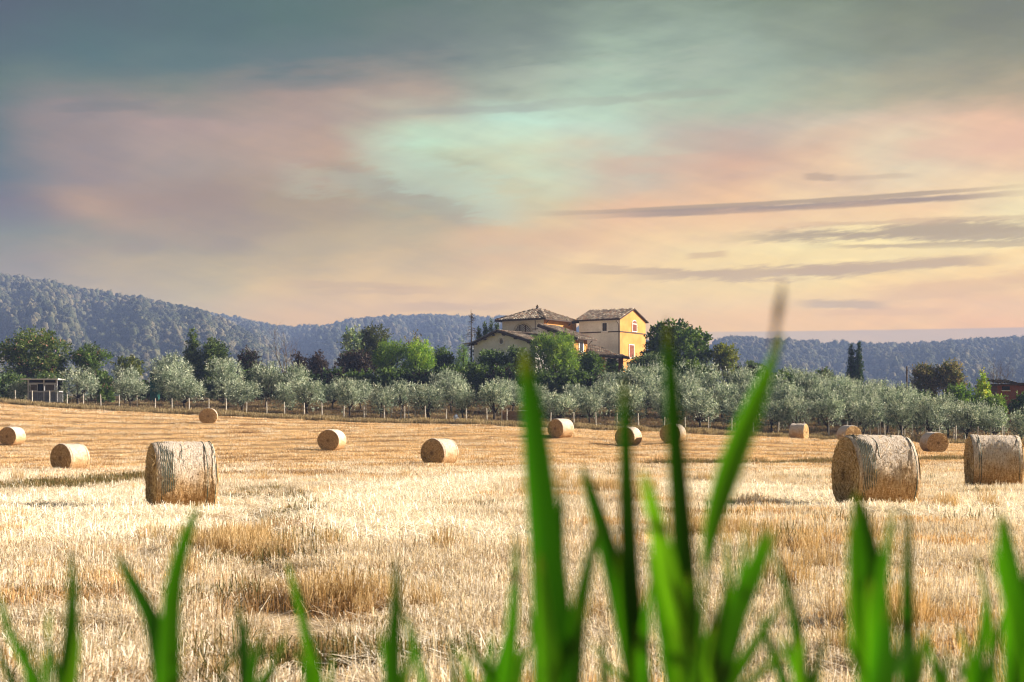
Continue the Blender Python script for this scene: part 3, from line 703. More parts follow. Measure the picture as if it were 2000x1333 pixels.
f = n.m('ADD', n.m('MULTIPLY', f1, .65), n.m('MULTIPLY', f2, .35))
c = n.ramp(f, [(0.36, (0.06, 0.035, 0.015)), (0.46, (0.30, 0.19, 0.08)), (0.55, (0.56, 0.39, 0.19)), (0.66, (0.84, 0.68, 0.42))])
c = n.mix(n.smooth(rad, 0.05, 0.16, 0.55, 0), c, (0.12, 0.07, 0.03))
principled(n, out, c, 0.9, f, 1.0, 0.03, 0.15)
M_twine = simple('green_twine', (0.045, 0.085, 0.07), 0.6, 0.3, 20)

def bale_section(t, r=1.0):
    y = 0.80 * math.cos(t) * r; z = 0.66 + 0.72 * math.sin(t) * r
    if math.sin(t) < 0: y *= 1 - 0.03 * math.sin(t) ** 2
    return y, max(z, 0.04 * (1 - r) + 0.0)
def bale_meshes(seed, na=120, nx=40):
    rng = np.random.RandomState(seed); HLX = 0.60
    V = []; ph = rng.uniform(0, 6, 6)
    for i in range(nx + 1):
        xx = -HLX + 2 * HLX * i / nx; e = min(i, nx - i) / nx
        rr = 1 - 0.035 * max(0, 1 - e / 0.06) ** 2
        for j in range(na):
            t = 2 * math.pi * j / na
            d = 0.012 * math.sin(3 * t + ph[0]) + 0.008 * math.sin(xx * 9 + ph[1]) + 0.010 * (mnoise.noise((xx * 5, math.cos(t) * 3 + seed, math.sin(t) * 3))) + rng.uniform(-.004, .004)
            d += 0.012 * mnoise.noise((xx * 14, math.cos(t) * 9 + seed, math.sin(t) * 9)) + 0.03 * mnoise.noise((xx * 1.6 + seed, math.cos(t) * 1.3, math.sin(t) * 1.3)); yy, zz = bale_section(t, rr + d); V.append((xx, yy, zz))
    Q = [(i*na+j, i*na+(j+1) % na, (i+1)*na+(j+1) % na, (i+1)*na+j) for i in range(nx) for j in range(na)]
    Q = [q[::-1] for q in Q]
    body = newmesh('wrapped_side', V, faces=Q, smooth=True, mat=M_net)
    ends = []
    for sgn in (-1, 1):
        V = []; nr = 30
        for k in range(nr + 1):
            r = 1 - k / nr
            for j in range(na):
                t = 2 * math.pi * j / na; yy, zz = bale_section(t, 0.965 * max(r, 0.002))
                zz = 0.66 + (zz - 0.66)
                dd = 0.016 * math.sin(r * 55 + t) + 0.020 * mnoise.noise((yy * 7, zz * 7, sgn * 3 + seed)) + rng.uniform(-.008, .008) + 0.03 * (1 - r ** 4)
                if k == 0: dd = 0
                V.append((sgn * (HLX + dd), yy, zz))
        Fq = [(k*na+j, k*na+(j+1) % na, (k+1)*na+(j+1) % na, (k+1)*na+j) for k in range(nr) for j in range(na)]
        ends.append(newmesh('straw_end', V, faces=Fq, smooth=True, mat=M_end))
    # loose straws sticking out
    def wisps(n_, ln, w):
        a = rng.uniform(0, 2 * math.pi, n_); on_end = rng.rand(n_) < .5; Vv = np.zeros((n_, 4, 3)); cc = np.zeros((n_, 3))
        pal = np.array([(0.62, 0.43, 0.2), (0.75, 0.6, 0.36), (0.36, 0.22, 0.09), (0.85, 0.76, 0.6)])
        for i in range(n_):
            if on_end[i]:
                s = -1 if rng.rand() < .5 else 1; r = rng.rand() ** .4
                yy, zz = bale_section(a[i], r * .97); p = np.array([s * (HLX + .02), yy, zz]); nn = np.array([s, 0, 0]); tg = np.array([0, -math.sin(a[i]), math.cos(a[i])])
            else:
                yy, zz = bale_section(a[i], 1.0); p = np.array([rng.uniform(-HLX, HLX), yy, zz]); nn = np.array([0, math.cos(a[i]), math.sin(a[i])]); tg = np.array([0, -math.sin(a[i]), math.cos(a[i])])
            d = tg * rng.choice([-1, 1]) + nn * abs(rng.randn()) * .55 + rng.randn(3) * .35; d /= np.linalg.norm(d)
            sv = np.cross(d, rng.randn(3)); sv /= np.linalg.norm(sv); L_ = ln * rng.uniform(.5, 1.4)
            Vv[i] = [p - sv * w, p + sv * w, p + d * L_ + sv * w * .5, p + d * L_ - sv * w * .5]; cc[i] = pal[rng.randint(4)]
        return newmesh('loose_straw', Vv.reshape(-1, 3), quads=np.arange(4 * n_).reshape(-1, 4), col=np.repeat(cc, 4, 0), mat=M_straw)
    return body, ends, wisps(2600, .075, .0028)
BM = [bale_meshes(1), bale_meshes(2)]
def ring_mesh(xx, r=0.0065, lift=1.004, t0=0, t1=2 * math.pi, drift=0.0):
    mb = MB(); K = 72
    pts = []
    for j in range(K + 1):
        t = t0 + (t1 - t0) * j / K; yy, zz = bale_section(t, lift + .012 * math.sin(3 * t) * 0 + .009); pts.append((xx + drift * math.sin(j * .25) * .5 + drift * j / K, yy, zz))
    mb.tube(pts, r, 4); return newmesh('twine', mb.V, faces=mb.F, mat=M_twine)
BL = ["hay bale cut by the left edge of the photo, shaded end towards the camera",
 "small hay bale at the left, behind and left of the big bale with striped twine",
 "large hay bale at the left, side-on, with dark parallel twine lines at its left end",
 "farthest and smallest hay bale, end-on, by the fence left of centre",
 "hay bale in the field left of centre, round shaded end and bright sliver of side",
 "hay bale at the centre of the field, nearest of the middle ones, long shaded end",
 "hay bale near the fence, first of three to the right of the tall central blade",
 "middle hay bale of the three behind the tall green blades, lowest in the picture",
 "hay bale crossed by a dark green blade, rightmost of the three beside the tall blades",
 "small far hay bale with glowing orange right end, near the fence right of centre",
 "small hay bale half hidden behind the big right bale, round end turned right",
 "hay bale between the two big right bales, spiral end facing the camera",
 "biggest hay bale, at the right, spiral end on its left and twine bands round it",
 "large pale hay bale near the right edge, side-on with narrow dark left end"]
for i, b in enumerate(BALES):
    x0, x1, yt, yb, th, sg = b
    Y = F * BH / (yb - yt) + (-.4 if i in (2, 12, 13) else .35); pxc = (x0 + x1) / 2; p = P3(pxc, yb, Y); phi = math.atan((pxc - 1000) / F)
    # axis turned so that the visible end looks left (sg=1) or right (sg=-1)
    yaw = math.radians(th) * sg - phi
    t = thing('hay_bale', BL[i], 'hay bale', (p.x, p.y, gz(p.x, p.y) - (0.07 if i in (2, 12, 13) else 0.03)), yaw, 'round hay bales lying on the stubble field', (1, 1, 1.045 if i in (2, 12, 13) else 1))
    body, ends, wp = BM[i % 2]
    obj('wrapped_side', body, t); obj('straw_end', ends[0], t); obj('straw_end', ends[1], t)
    if i in (2, 12, 13, 1, 5): obj('loose_straw', wp, t, kind='stuff')
    if i == 2:
        for k in range(8): obj('twine', ring_mesh(-.50 + .036 * k, .0055), t)
        obj('twine', ring_mesh(-.12, .006, 1.004, .2, 2.6, .05), t); obj('twine', ring_mesh(.40, .008, 1.004), t); obj('twine', ring_mesh(.56, .008), t)
    elif i == 12:
        for k in range(8): obj('twine', ring_mesh(-.52 + .034 * k, .006), t)
        obj('twine', ring_mesh(-.20, .008, 1.004, .3, 2.7, .04), t); obj('twine', ring_mesh(.20, .008, 1.004, 1.3, 1.9, .05), t); obj('twine', ring_mesh(.52, .008), t)
    elif i == 13:
        obj('twine', ring_mesh(-.42, .008), t); obj('twine', ring_mesh(-.47, .006), t); obj('twine', ring_mesh(.5, .006), t)
    elif i in (1, 5): obj('twine', ring_mesh(-.5, .008), t); obj('twine', ring_mesh(.45, .008), t)

# ------------------------------------------------------------------ fences
def post_mesh(seed, h, r=0.05, lean=0.04):
    rng = np.random.RandomState(seed); mb = MB(); lx = rng.uniform(-lean, lean); ly = rng.uniform(-lean, lean)
    mb.tube([(0, 0, -.3), (lx * .4, ly * .4, h * .4), (lx, ly, h * .97), (lx, ly, h)], [r * 1.1, r, r * .85, r * .5], 6)
    return newmesh('post', mb.V, faces=mb.F, mat=M_post, smooth=False)
PM = [post_mesh(i, rr, .055, ll) for i, (rr, ll) in enumerate([(1.5, .03), (1.42, .05), (1.6, .04), (1.5, .10), (1.35, .06)])]
def fence(label, pts, cat='fence', wires=(0.5, 0.95, 1.35), hs=1.0):
    t = thing('wire_fence', label, cat, (pts[0][0], pts[0][1], gz(*pts[0])))
    O = t.location; tops = []
    for k, (x, y) in enumerate(pts):
        obj('post', PM[(k * 7 + len(pts)) % 5], t, (x - O.x, y - O.y, gz(x, y) - O.z), (0, 0, k * 1.3), (1, 1, hs)); tops.append(Vector((x - O.x, y - O.y, gz(x, y) - O.z)))
    for w in wires:
        mb = MB(); mb.tube([p + Vector((0, -.05, w * hs)) for p in tops], .008, 3, cap=False); mb.build('wire', M_wire, t)
    return t
FP_ = [-40, 30, 63, 97, 131, 163, 197, 233, 268, 303, 336, 370, 408, 442, 481, 521, 556, 594, 629, 671, 711, 751, 790, 831, 871, 911, 951, 990, 1034, 1075, 1121, 1164, 1205, 1247, 1297, 1338,
       1384, 1429, 1471, 1520, 1571, 1619, 1674, 1720, 1762, 1808, 1867, 1910, 1958, 2010, 2060]
pts = []
for px in FP_:
    Yv = 125.0
    for _ in range(8): Yv = float(edge_at((px - 1000) / F * Yv)[0]) + 3.0
    pts.append(((px - 1000) / F * Yv, Yv))
fence('long wire fence of pale wooden posts between the field and the olive grove', pts)
pts = []
for px in [1655, 1700, 1716, 1728, 1754, 1767, 1783, 1811, 1815, 1835, 1862, 1885, 1910, 1915, 1935, 1962, 1967, 1990, 2020]:
    Yv = 125.0
    for _ in range(8): Yv = float(edge_at((px - 1000) / F * Yv)[0]) + 8.5
    if not pts or abs((px - 1000) / F * Yv - pts[-1][0]) > .35: pts.append(((px - 1000) / F * Yv, Yv))
fence('second closer-set wire fence under the olives at the right, behind the first', pts, hs=.95)
pts = []
for px in [715, 750, 765, 783, 798, 811, 824]:
    Yv = 135.0
    for _ in range(8): Yv = float(edge_at((px - 1000) / F * Yv)[0]) + 6.5
    pts.append(((px - 1000) / F * Yv, Yv))
fence('short inner fence of leaning brown posts under the olives left of centre', pts, hs=.85, wires=(.7,))

# ------------------------------------------------------------------ villa
M_cream = simple('cream_plaster', (0.84, 0.81, 0.75), 0.9, 0.12, .6)
M_ochre, n, out = mat('ochre_plaster'); co = objco(n)
a = n.noise(co, 0.5, 5, 0.6); stn = n.noise(n.vm('MULTIPLY', co, (2.2, 2.2, .25)), 1.0, 4, 0.6)
c = n.mix(n.smooth(a, .35, .65), (0.54, 0.25, 0.065), (0.66, 0.34, 0.10)); c = n.mix(n.smooth(stn, .56, .72, 0, .6), c, (0.32, 0.20, 0.10))
principled(n, out, c, .9)
M_cream2 = simple('pale_plaster', (0.87, 0.84, 0.79), 0.9, 0.12, .6)
M_white = simple('white_stone', (0.86, 0.84, 0.82), 0.8, 0.08)
M_stone = simple('arch_stone', (0.62, 0.56, 0.46), 0.9, 0.25, 4)
M_glass = simple('dark_glass', (0.03, 0.035, 0.045), 0.15, 0.2, 3, 0.6)
M_shut = simple('red_brown_shutter', (0.22, 0.06, 0.03), 0.7, 0.2)
M_pipe = simple('downpipe', (0.10, 0.075, 0.06), 0.5, 0.2)
M_beam = simple('dark_beam', (0.075, 0.05, 0.04), 0.8, 0.3)
M_under = simple('roof_underlay', (0.07, 0.05, 0.04), 0.9, 0.3)
M_tile = leafmat('roof_tile', 0.0, 1.0, 0.0, 0.9, 0.1)
AL = math.radians(33); PD = Vector((math.cos(AL), -math.sin(AL), 0)); QD = Vector((math.sin(AL), math.cos(AL), 0))
VO = P3(1062, 822, 188.0); VO.z = 0
villa = thing('villa', 'tile-roofed country villa with cream and ochre walls on the rise above the olives', 'house', (VO.x, VO.y, 0))
def LW(p, q, z): v = PD * p + QD * q; return Vector((v.x, v.y, z))              # villa-local
def pq(px, Y):
    v = P3(px, 822, Y) - VO; v.z = 0; return v.dot(PD), v.dot(QD)
def sp_(px, q): k = (px - 1000) / F; return (k * (VO.y + q * QD.y) - VO.x - q * QD.x) / (PD.x - k * PD.y)
def sq_(px, p): k = (px - 1000) / F; return (k * (VO.y + p * PD.y) - VO.x - p * PD.x) / (QD.x - k * QD.y)
def zz(py, p, q): Yw = VO.y + p * PD.y + q * QD.y; return CH + (HY - py) / F * Yw
TR = np.random.RandomState(8)
TILEP = [(0.26, 0.21, 0.175), (0.20, 0.16, 0.13), (0.32, 0.27, 0.22), (0.16, 0.13, 0.11), (0.40, 0.35, 0.29), (0.26, 0.17, 0.12)]
def tiles(rl, rr, er, el, step=0.42, col=0.40, lift=0.05):
    """barrel tiles over a roof plane given ridge-left, ridge-right, eave-right, eave-left"""
    rl, rr, er, el = map(Vector, (rl, rr, er, el)); W_ = (er - el).length; nc = max(2, int(W_ / col)); V = []; Q = []; C = []
    nrm = (er - el).cross(rl - el + rr - er); nrm.normalize()
    if nrm.z < 0: nrm = -nrm
    ux = (er - el).normalized()
    H = ((rl + rr) / 2 - (er + el) / 2); dn = -(H - ux * H.dot(ux)); Hl = dn.length; dn.normalize(); nr = max(2, int(Hl / step))
    a0, a1 = (rl - el).dot(ux), (rr - el).dot(ux)
    for j in range(nr):
        v0 = j / nr; v1 = min(1.0, (j + 1.25) / nr)
        lo_, hi_ = a0 * v0, W_ + (a1 - W_) * v0
        for i in range(nc):
            xc = (i + .5) * col * W_ / (nc * col)
            if xc < lo_ or xc > hi_: continue
            base = el + ux * (xc + TR.uniform(-.02, .02)) - dn * Hl * v0 + nrm * (lift + TR.uniform(0, .025)); top = base - dn * Hl * (v1 - v0) - nrm * .02
            c = np.array(TILEP[TR.randint(6)]) * TR.uniform(.75, 1.25); b = len(V); r = col * .36
            for pt, rr_ in ((base, r), (top, r * .85)):
                for t in (0, math.pi / 3, 2 * math.pi / 3, math.pi):
                    V.append(pt + ux * math.cos(t) * rr_ + nrm * (math.sin(t) * rr_ * 1.0 - .03)); C.append(c)
            for k in range(3): Q.append((b + k, b + k + 1, b + 5 + k, b + 4 + k))
            Q.append((b, b + 3, b + 2, b + 1))
    return V, Q, C
def roof(name, planes, thick=.16, gable_under=True):
    mb = MB()
    for pl in planes: mb.slab(pl if pl[0] != pl[1] else pl, thick)
    r = mb.build(name, M_under, villa)
    V, Q, C = [], [], []
    for pl in planes:
        v, q, c = tiles(*pl); Q += [tuple(i + len(V) for i in f) for f in q]; V += v; C += c
    obj('roof_tiles', newmesh('roof_tiles', [tuple(v) for v in V], faces=Q, col=C, mat=M_tile), r, kind='stuff')
    return r
def wallbox(p0, p1, q0, q1, z0, z1, name='wall', ml=M_cream, mr=M_ochre):
    """cream towards -q, ochre towards +p"""
    me_ = MB(); me_.box((p0, q0, z0), (p1, q1, z1), LW); o = me_.build(name, ml, villa)
    o.data.materials.append(mr)
    for f in o.data.polygons:
        nn = f.normal
        if nn.dot(PD) > .5: f.material_index = 1
    return o
def panel(parent, name, m, face, a0, a1, z0, z1, off, depth=.06):
    """box on a wall: face=('q',q) shade wall (a = p) or ('p',p) sunny wall (a = q)"""
    mb = MB(); k, w = face
    if k == 'q': mb.box((a0, w - off - depth, z0), (a1, w - off, z1), LW)
    else: mb.box((w + off, a0, z0), (w + off + depth, a1, z1), LW)
    return mb.build(name, m, parent)
def window(face, a0, a1, z0, z1, fr=.14, m_in=M_glass, m_fr=M_white, sill=True):
    w = panel(villa, 'window', m_in, face, a0, a1, z0, z1, .004, .02)
    mb = MB(); k, wv = face
    for (x0, x1, y0, y1) in ((a0 - fr, a0, z0 - fr, z1 + fr), (a1, a1 + fr, z0 - fr, z1 + fr), (a0, a1, z1, z1 + fr), (a0, a1, z0 - fr, z0)):
        if k == 'q': mb.box((x0, wv - .07, y0), (x1, wv - .002, y1), LW)
        else: mb.box((wv + .002, x0, y0), (wv + .07, x1, y1), LW)
    mb.build('window_frame', m_fr, w)
    am = (a0 + a1) / 2
    if m_in is M_glass: panel(w, 'glazing_bar', M_beam, face, am - .03, am + .03, z0, z1, .026, .02)
    return w
def slats(w, face, a0, a1, z0, z1):
    nl = 9; mb = MB(); k, wv = face
    for i in range(nl):
        zc = z0 + (z1 - z0) * (i + .5) / nl
        if k == 'p': mb.box((wv + .026, a0 + .03, zc - .03), (wv + .06, a1 - .03, zc + .05), LW)
    mb.build('shutter_slats', M_shut, w)
# main block with the hipped roof
a_l = sp_(981, 0); a_b = sq_(1117, 0); ze = zz(621.5, 0, 0)
wallbox(a_l, 0, 0, a_b, 5.5, ze)
ov = .75; zt = ze + 0.02; R1 = LW(a_l - ov, -ov, zt - .12); R2 = LW(ov, -ov, zt - .12); R3 = LW(ov, a_b + ov, zt - .12); R4 = LW(a_l - ov, a_b + ov, zt - .12)
am, bm_ = a_l / 2, a_b / 2; za = zz(604.5, am, bm_); rA = LW(am - .5, bm_, za); rB = LW(am + .5, bm_, za)
roof('hip_roof', [(rA, rB, R2, R1), (rB, rB + Vector((.01, .01, 0)), R3, R2), (rB, rA, R4, R3), (rA, rA + Vector((.01, .01, 0)), R1, R4)])
mb = MB(); f_ = rA.lerp(rB, .5); mb.tube([f_ - Vector((0, 0, .1)), f_ + Vector((0, 0, .25)), f_ + Vector((0, 0, .32)), f_ + Vector((0, 0, .62))], [.2, .14, .2, .05], 8); mb.build('roof_finial', M_under, villa)
# arched window with lattice
ac, w2 = sp_(1021.5, 0), .0; wl, wr = sp_(1006, 0), sp_(1037, 0); hw = (wr - wl) / 2; ac = (wl + wr) / 2; zb = zz(649, ac, 0); zh = zz(634, ac, 0) - zb
def arch_pts(rx, rz, q, k=20): return [LW(ac + rx * math.cos(math.pi * i / k), q, zb + rz * math.sin(math.pi * i / k)) for i in range(k + 1)]
A = arch_pts(hw, zh, -.02); mb = MB(); mb.add(A, [tuple(range(len(A)))]); aw = mb.build('arched_window', M_glass, villa)
I, O_, I2, O2 = arch_pts(hw, zh, -.09), arch_pts(hw * 1.24, zh * 1.26, -.09), arch_pts(hw, zh, -.004), arch_pts(hw * 1.24, zh * 1.26, -.004)
k = 20
for i in range(0, 20, 2):      # arch stones
    mb = MB(); s0, s1 = i, i + 2
    a_, b_, c_, d_ = I[s0].lerp(I[s1], .04), O_[s0].lerp(O_[s1], .04), O_[s0].lerp(O_[s1], .96), I[s0].lerp(I[s1], .96)
    a2, b2_, c2_, d2 = I2[s0].lerp(I2[s1], .04), O2[s0].lerp(O2[s1], .04), O2[s0].lerp(O2[s1], .96), I2[s0].lerp(I2[s1], .96)
    mb.add([a_, b_, c_, d_, a2, b2_, c2_, d2], [(0,1,2,3),(7,6,5,4),(0,4,5,1),(1,5,6,2),(2,6,7,3),(3,7,4,0)]); mb.build('arch_stone', M_stone, aw)
mb = MB()
for s in (-1, 1):
    for i in range(-9, 10):
        x0 = i * hw / 5; p0 = None; P_ = []
        for tt_ in np.linspace(0, 1, 14):
            xx = x0 + s * tt_ * zh * .9; zv = tt_ * zh
            if (xx / hw) ** 2 + (zv / zh) ** 2 < .97: P_.append(LW(ac + xx, -.05, zb + zv))
        if len(P_) > 1: mb.tube([P_[0], P_[-1]], .022, 4)
mb.build('lattice', M_white, aw)
for xx in (-.36, .36): panel(aw, 'window_bar', M_beam, ('q', 0), ac + xx * hw - .05, ac + xx * hw + .05, zb, zb + zh * .9, .06, .05)
def pipe(pts, r=.06, name='downpipe'):
    mb = MB(); mb.tube(pts, r, 6); mb.build(name, M_pipe, villa)
pipe([LW(.65, .5, ze - .1), LW(.15, .35, ze - .7), LW(.1, .3, ze - 3.2)])
mb = MB(); kx = sp_(1046, 0); mb.tube([LW(kx, -.06, zz(626, kx, 0)), LW(kx, -.06, zz(646, kx, 0))], .03, 4); mb.tube([LW(kx - .45, -.1, zz(643, kx, 0)), LW(kx + .45, -.1, zz(643, kx, 0))], .05, 4); mb.build('wall_bracket', M_pipe, villa)
mb = MB(); lq = sq_(1109, 0); mb.tube([LW(.05, lq, zz(636.5, 0, lq)), LW(.3, lq, zz(636, 0, lq)), LW(.3, lq, zz(633, 0, lq))], [.04, .04, .14], 6); mb.build('wall_lamp', M_pipe, villa)
# tower block with the gable
tp, tq = pq(1211, 189.5)
t_l = sp_(1131, tq); t_b = sq_(1261, tp); zte = zz(622.5, tp, tq)
w_ = wallbox(t_l, tp, tq, t_b, 5.5, zte, ml=M_cream2)
ym = (tq + t_b) / 2; zr = zz(604.5, tp, ym)
mb = MB(); mb.add([LW(tp, tq, zte - .001), LW(tp, t_b, zte - .001), LW(tp, ym, zr)], [(0, 1, 2)]); mb.add([LW(t_l, tq, zte - .001), LW(t_l, t_b, zte - .001), LW(t_l, ym, zr)], [(2, 1, 0)]); mb.build('gable_wall', M_ochre, villa)
sl = (zr - zte) / (ym - tq); o2 = .45
ra, rb = LW(t_l - .5, ym, zr + .12), LW(tp + .28, ym, zr + .12)
e1, e2 = LW(tp + .28, tq - o2, zte + .12 - sl * o2), LW(t_l - .5, tq - o2, zte + .12 - sl * o2)
e3, e4 = LW(tp + .28, t_b + o2, zte + .12 - sl * o2), LW(t_l - .5, t_b + o2, zte + .12 - sl * o2)
roof('gable_roof', [(ra, rb, e1, e2), (rb, ra, e4, e3)], .14)
zs = zz(647.5, tp, tq)
mb = MB(); mb.box((t_l - .04, tq - .06, zs - .09), (tp + .06, tq - .002, zs + .05), LW); mb.box((tp + .002, tq, zs - .09), (tp + .06, t_b + .03, zs + .05), LW); mb.build('string_course', M_beam, villa)
fa = ('q', tq); w0, w1_ = sp_(1177, tq), sp_(1185.5, tq); wm = (w0 + w1_) / 2
wd = window(fa, w0, w1_, zz(647, wm, tq), zz(631.5, wm, tq), .2)
fb = ('p', tp)
v0, v1 = sq_(1234.5, tp), sq_(1243, tp); vm_ = (v0 + v1) / 2; z0_, z1_ = zz(647.5, tp, vm_), zz(634, tp, vm_)
wd = window(fb, v0, v1, z0_, z1_, .1, M_shut, M_white); slats(wd, fb, v0, v1, z0_, z1_)
hwv = (v1 - v0) / 2; mb = MB()
mb.add([LW(tp + .03, vm_ + (hwv) * math.cos(math.pi * i / 10), z1_ + hwv * .75 * math.sin(math.pi * i / 10)) for i in range(11)], [tuple(range(11))]); mb.build('shutter_arch', M_shut, wd)
mb = MB(); mb.tube([LW(tp + .035, vm_ + (hwv + .06) * math.cos(math.pi * i / 10), z1_ + (hwv * .75 + .06) * math.sin(math.pi * i / 10)) for i in range(11)], .07, 5); mb.build('arch_trim', M_white, wd)
v0, v1 = sq_(1228.5, tp), sq_(1237.5, tp); vm_ = (v0 + v1) / 2; z0_, z1_ = zz(699, tp, vm_), zz(674.5, tp, vm_)
wd = window(fb, v0, v1, z0_, z1_, .1, M_shut, M_white); slats(wd, fb, v0, v1, z0_, z1_)
pipe([LW(tp - .3, tq - .45, zte - .3), LW(tp - .12, tq - .1, zte - .8), LW(tp - .12, tq - .1, 7.0)])
# chimney between the blocks
cp, cq = pq(1116, 196)
mb = MB(); mb.box((cp - .5, cq - .5, 10), (cp + .5, cq + .5, zz(630, cp, cq)), LW); ch = mb.build('chimney', M_ochre, villa)
mb = MB(); mb.box((cp - .6, cq - .6, zz(628, cp, cq)), (cp + .6, cq + .6, zz(625, cp, cq)), LW)
for a_ in (-.4, .4):
    for b_ in (-.4, .4): mb.box((cp + a_ - .1, cq + b_ - .1, zz(630, cp, cq)), (cp + a_ + .1, cq + b_ + .1, zz(628, cp, cq)), LW)
mb.build('chimney_cap', M_stone, ch)
# front-left wing: low gable with the round window
gp_, gq = pq(974, 181); g_l = sp_(926, gq); g_r = sp_(1046, gq); zpk = zz(647.5, gp_, gq); zgl = zz(672, g_l, gq); zgr = zz(670, g_r, gq)
depth = 8.5
mb = MB(); mb.add([LW(g_l, gq, 5.5), LW(g_r, gq, 5.5), LW(g_r, gq, zgr), LW(gp_, gq, zpk), LW(g_l, gq, zgl), LW(g_l, gq + depth, 5.5), LW(g_r, gq + depth, 5.5), LW(g_r, gq + depth, zgr), LW(gp_, gq + depth, zpk), LW(g_l, gq + depth, zgl)],
    [(0,1,2,3,4),(5,9,8,7,6),(0,4,9,5),(1,6,7,2)]); mb.build('wall', M_cream2, villa)
o3 = .55; zo = .14
def ridge_planes(g_l, g_r, gp_, zgl, zpk, zgr, gq, depth, oe=.5):
    sl1 = (zpk - zgl) / (gp_ - g_l); sl2 = (zpk - zgr) / (g_r - gp_)
    A_, B_ = LW(gp_, gq - oe, zpk + zo), LW(gp_, gq + depth, zpk + zo)
    L1, L2 = LW(g_l - oe, gq - oe, zgl - sl1 * oe + zo), LW(g_l - oe, gq + depth, zgl - sl1 * oe + zo)
    r1, r2 = LW(g_r + oe, gq - oe, zgr - sl2 * oe + zo), LW(g_r + oe, gq + depth, zgr - sl2 * oe + zo)
    return [(B_, A_, L1, L2), (A_, B_, r2, r1)], (L1, A_, r1)
pls, rk = ridge_planes(g_l, g_r, gp_, zgl, zpk, zgr, gq, depth)
roof('wing_roof', pls, .12)
mb = MB()
for a_, b_ in ((rk[0], rk[1]), (rk[1], rk[2])): mb.tube([a_ - Vector((0, 0, .16)), b_ - Vector((0, 0, .16))], .13, 4)
mb.build('barge_board', M_beam, villa)
for fr in (.22, .55, .85):
    for a_, b_ in ((rk[0], rk[1]), (rk[2], rk[1])):
        c0 = a_.lerp(b_, fr); mb = MB(); v_ = QD * .55; mb.tube([c0 - Vector((0, 0, .34)) - QD * .05, c0 - Vector((0, 0, .34)) + v_], .12, 4); mb.build('rafter_end', M_beam, villa)
op_, orr = sp_(979, gq), .36; oz = zz(667, op_, gq)
mb = MB(); mb.add([LW(op_ + orr * .62 * math.cos(t_), gq - .03, oz + orr * math.sin(t_)) for t_ in np.linspace(0, 2 * math.pi, 20, endpoint=False)], [tuple(range(20))]); rw = mb.build('round_window', M_glass, villa)
mb = MB(); mb.tube([LW(op_ + (orr + .04) * math.cos(t_), gq - .03, oz + (orr + .1) * math.sin(t_)) for t_ in np.linspace(0, 2 * math.pi, 21)], .11, 6, cap=False); mb.build('round_frame', M_white, rw)
mb = MB(); mb.box((op_ - .025, gq - .06, oz - orr), (op_ + .025, gq - .035, oz + orr), LW); mb.build('glazing_bar', M_white, rw)
# front-right wing: roof falling to the right
dp, dq = pq(1121, 181.5); d_l = sp_(1056, dq); d_b = sq_(1147, dp) ; zdl = zz(637, d_l, dq); zdr = zz(659.5, dp, dq); dep = max(3.4, d_b - dq)
mb = MB(); mb.add([LW(d_l, dq, 5.5), LW(dp, dq, 5.5), LW(dp, dq, zdr), LW(d_l, dq, zdl), LW(d_l, dq + dep, 5.5), LW(dp, dq + dep, 5.5), LW(dp, dq + dep, zdr), LW(d_l, dq + dep, zdl)],
    [(0,1,2,3),(7,6,5,4),(0,3,7,4)]); mb.build('wall', M_cream2, villa)
mb = MB(); mb.add([LW(dp, dq, 5.5), LW(dp, dq + dep, 5.5), LW(dp, dq + dep, zdr), LW(dp, dq, zdr)], [(0,1,2,3)]); mb.build('wall', M_ochre, villa, label='sunlit ochre right wall of the front wing')
sl3 = (zdl - zdr) / (dp - d_l); o4 = .5
D1, D2 = LW(d_l - .2, dq - .45, zdl + sl3 * .2 + .14), LW(d_l - .2, dq + dep + 1.2, zdl + sl3 * .2 + .14)
D3, D4 = LW(dp + o4 + .3, dq + dep + 1.2, zdr - sl3 * (o4 + .3) + .14), LW(dp + o4 + .3, dq - .45, zdr - sl3 * (o4 + .3) + .14)
roof('wing_roof', [(D1, D2, D3, D4)], .14)
mb = MB(); mb.tube([D1 - Vector((0, 0, .2)), D4 - Vector((0, 0, .2))], .15, 4); mb.build('barge_board', M_beam, villa)
for fr in (.25, .5, .72):
    c0 = D1.lerp(D4, fr); mb = MB(); mb.tube([c0 - Vector((0, 0, .4)), c0 - Vector((0, 0, .4)) + QD * .5], .14, 4); mb.build('rafter_end', M_beam, villa)
q0_, q1_ = sq_(1131, dp), sq_(1138, dp); qm = (q0_ + q1_) / 2
window(('p', dp), q0_, q1_, zz(687, dp, qm), zz(667.5, dp, qm), .16)
pipe([D4.lerp(D3, .75) - Vector((0, 0, .1)), LW(dp + .15, dq + dep - .1, zdr - .9), LW(dp + .12, dq + dep - .1, 7.0)])
# porch roofs and pillars
def rp(l): return [P3(px, py, Y) - villa.location for px, py, Y in l]
roof('porch_roof', [tuple(rp([(1149, 673, 189.5), (1178, 679, 190), (1196, 690, 187), (1149, 684.5, 184)]))], .12)
roof('porch_roof', [tuple(rp([(1150, 686.5, 187), (1216, 692, 188), (1230, 699, 185), (1158, 694, 181.5)]))], .2)
def pillar(px0, px1, Y, top, m, nm='pillar'):
    a_ = P3(px0, top, Y) - villa.location; b_ = P3(px1, top, Y) - villa.location; mb = MB(); w__ = b_.x - a_.x
    mb.box((a_.x, a_.y, 5.5), (b_.x, a_.y + w__, a_.z), None); mb.build(nm, m, villa)
pillar(1172, 1182, 182.6, 697.5, M_ochre); pillar(1208.5, 1217.5, 184.6, 699, M_shut, 'brown_pillar')
mb = MB(); mb.tube(rp([(1229, 700, 184.8), (1222, 706, 184.8), (1216, 706, 184.8)]), .05, 6); mb.build('gutter_elbow', M_pipe, villa)
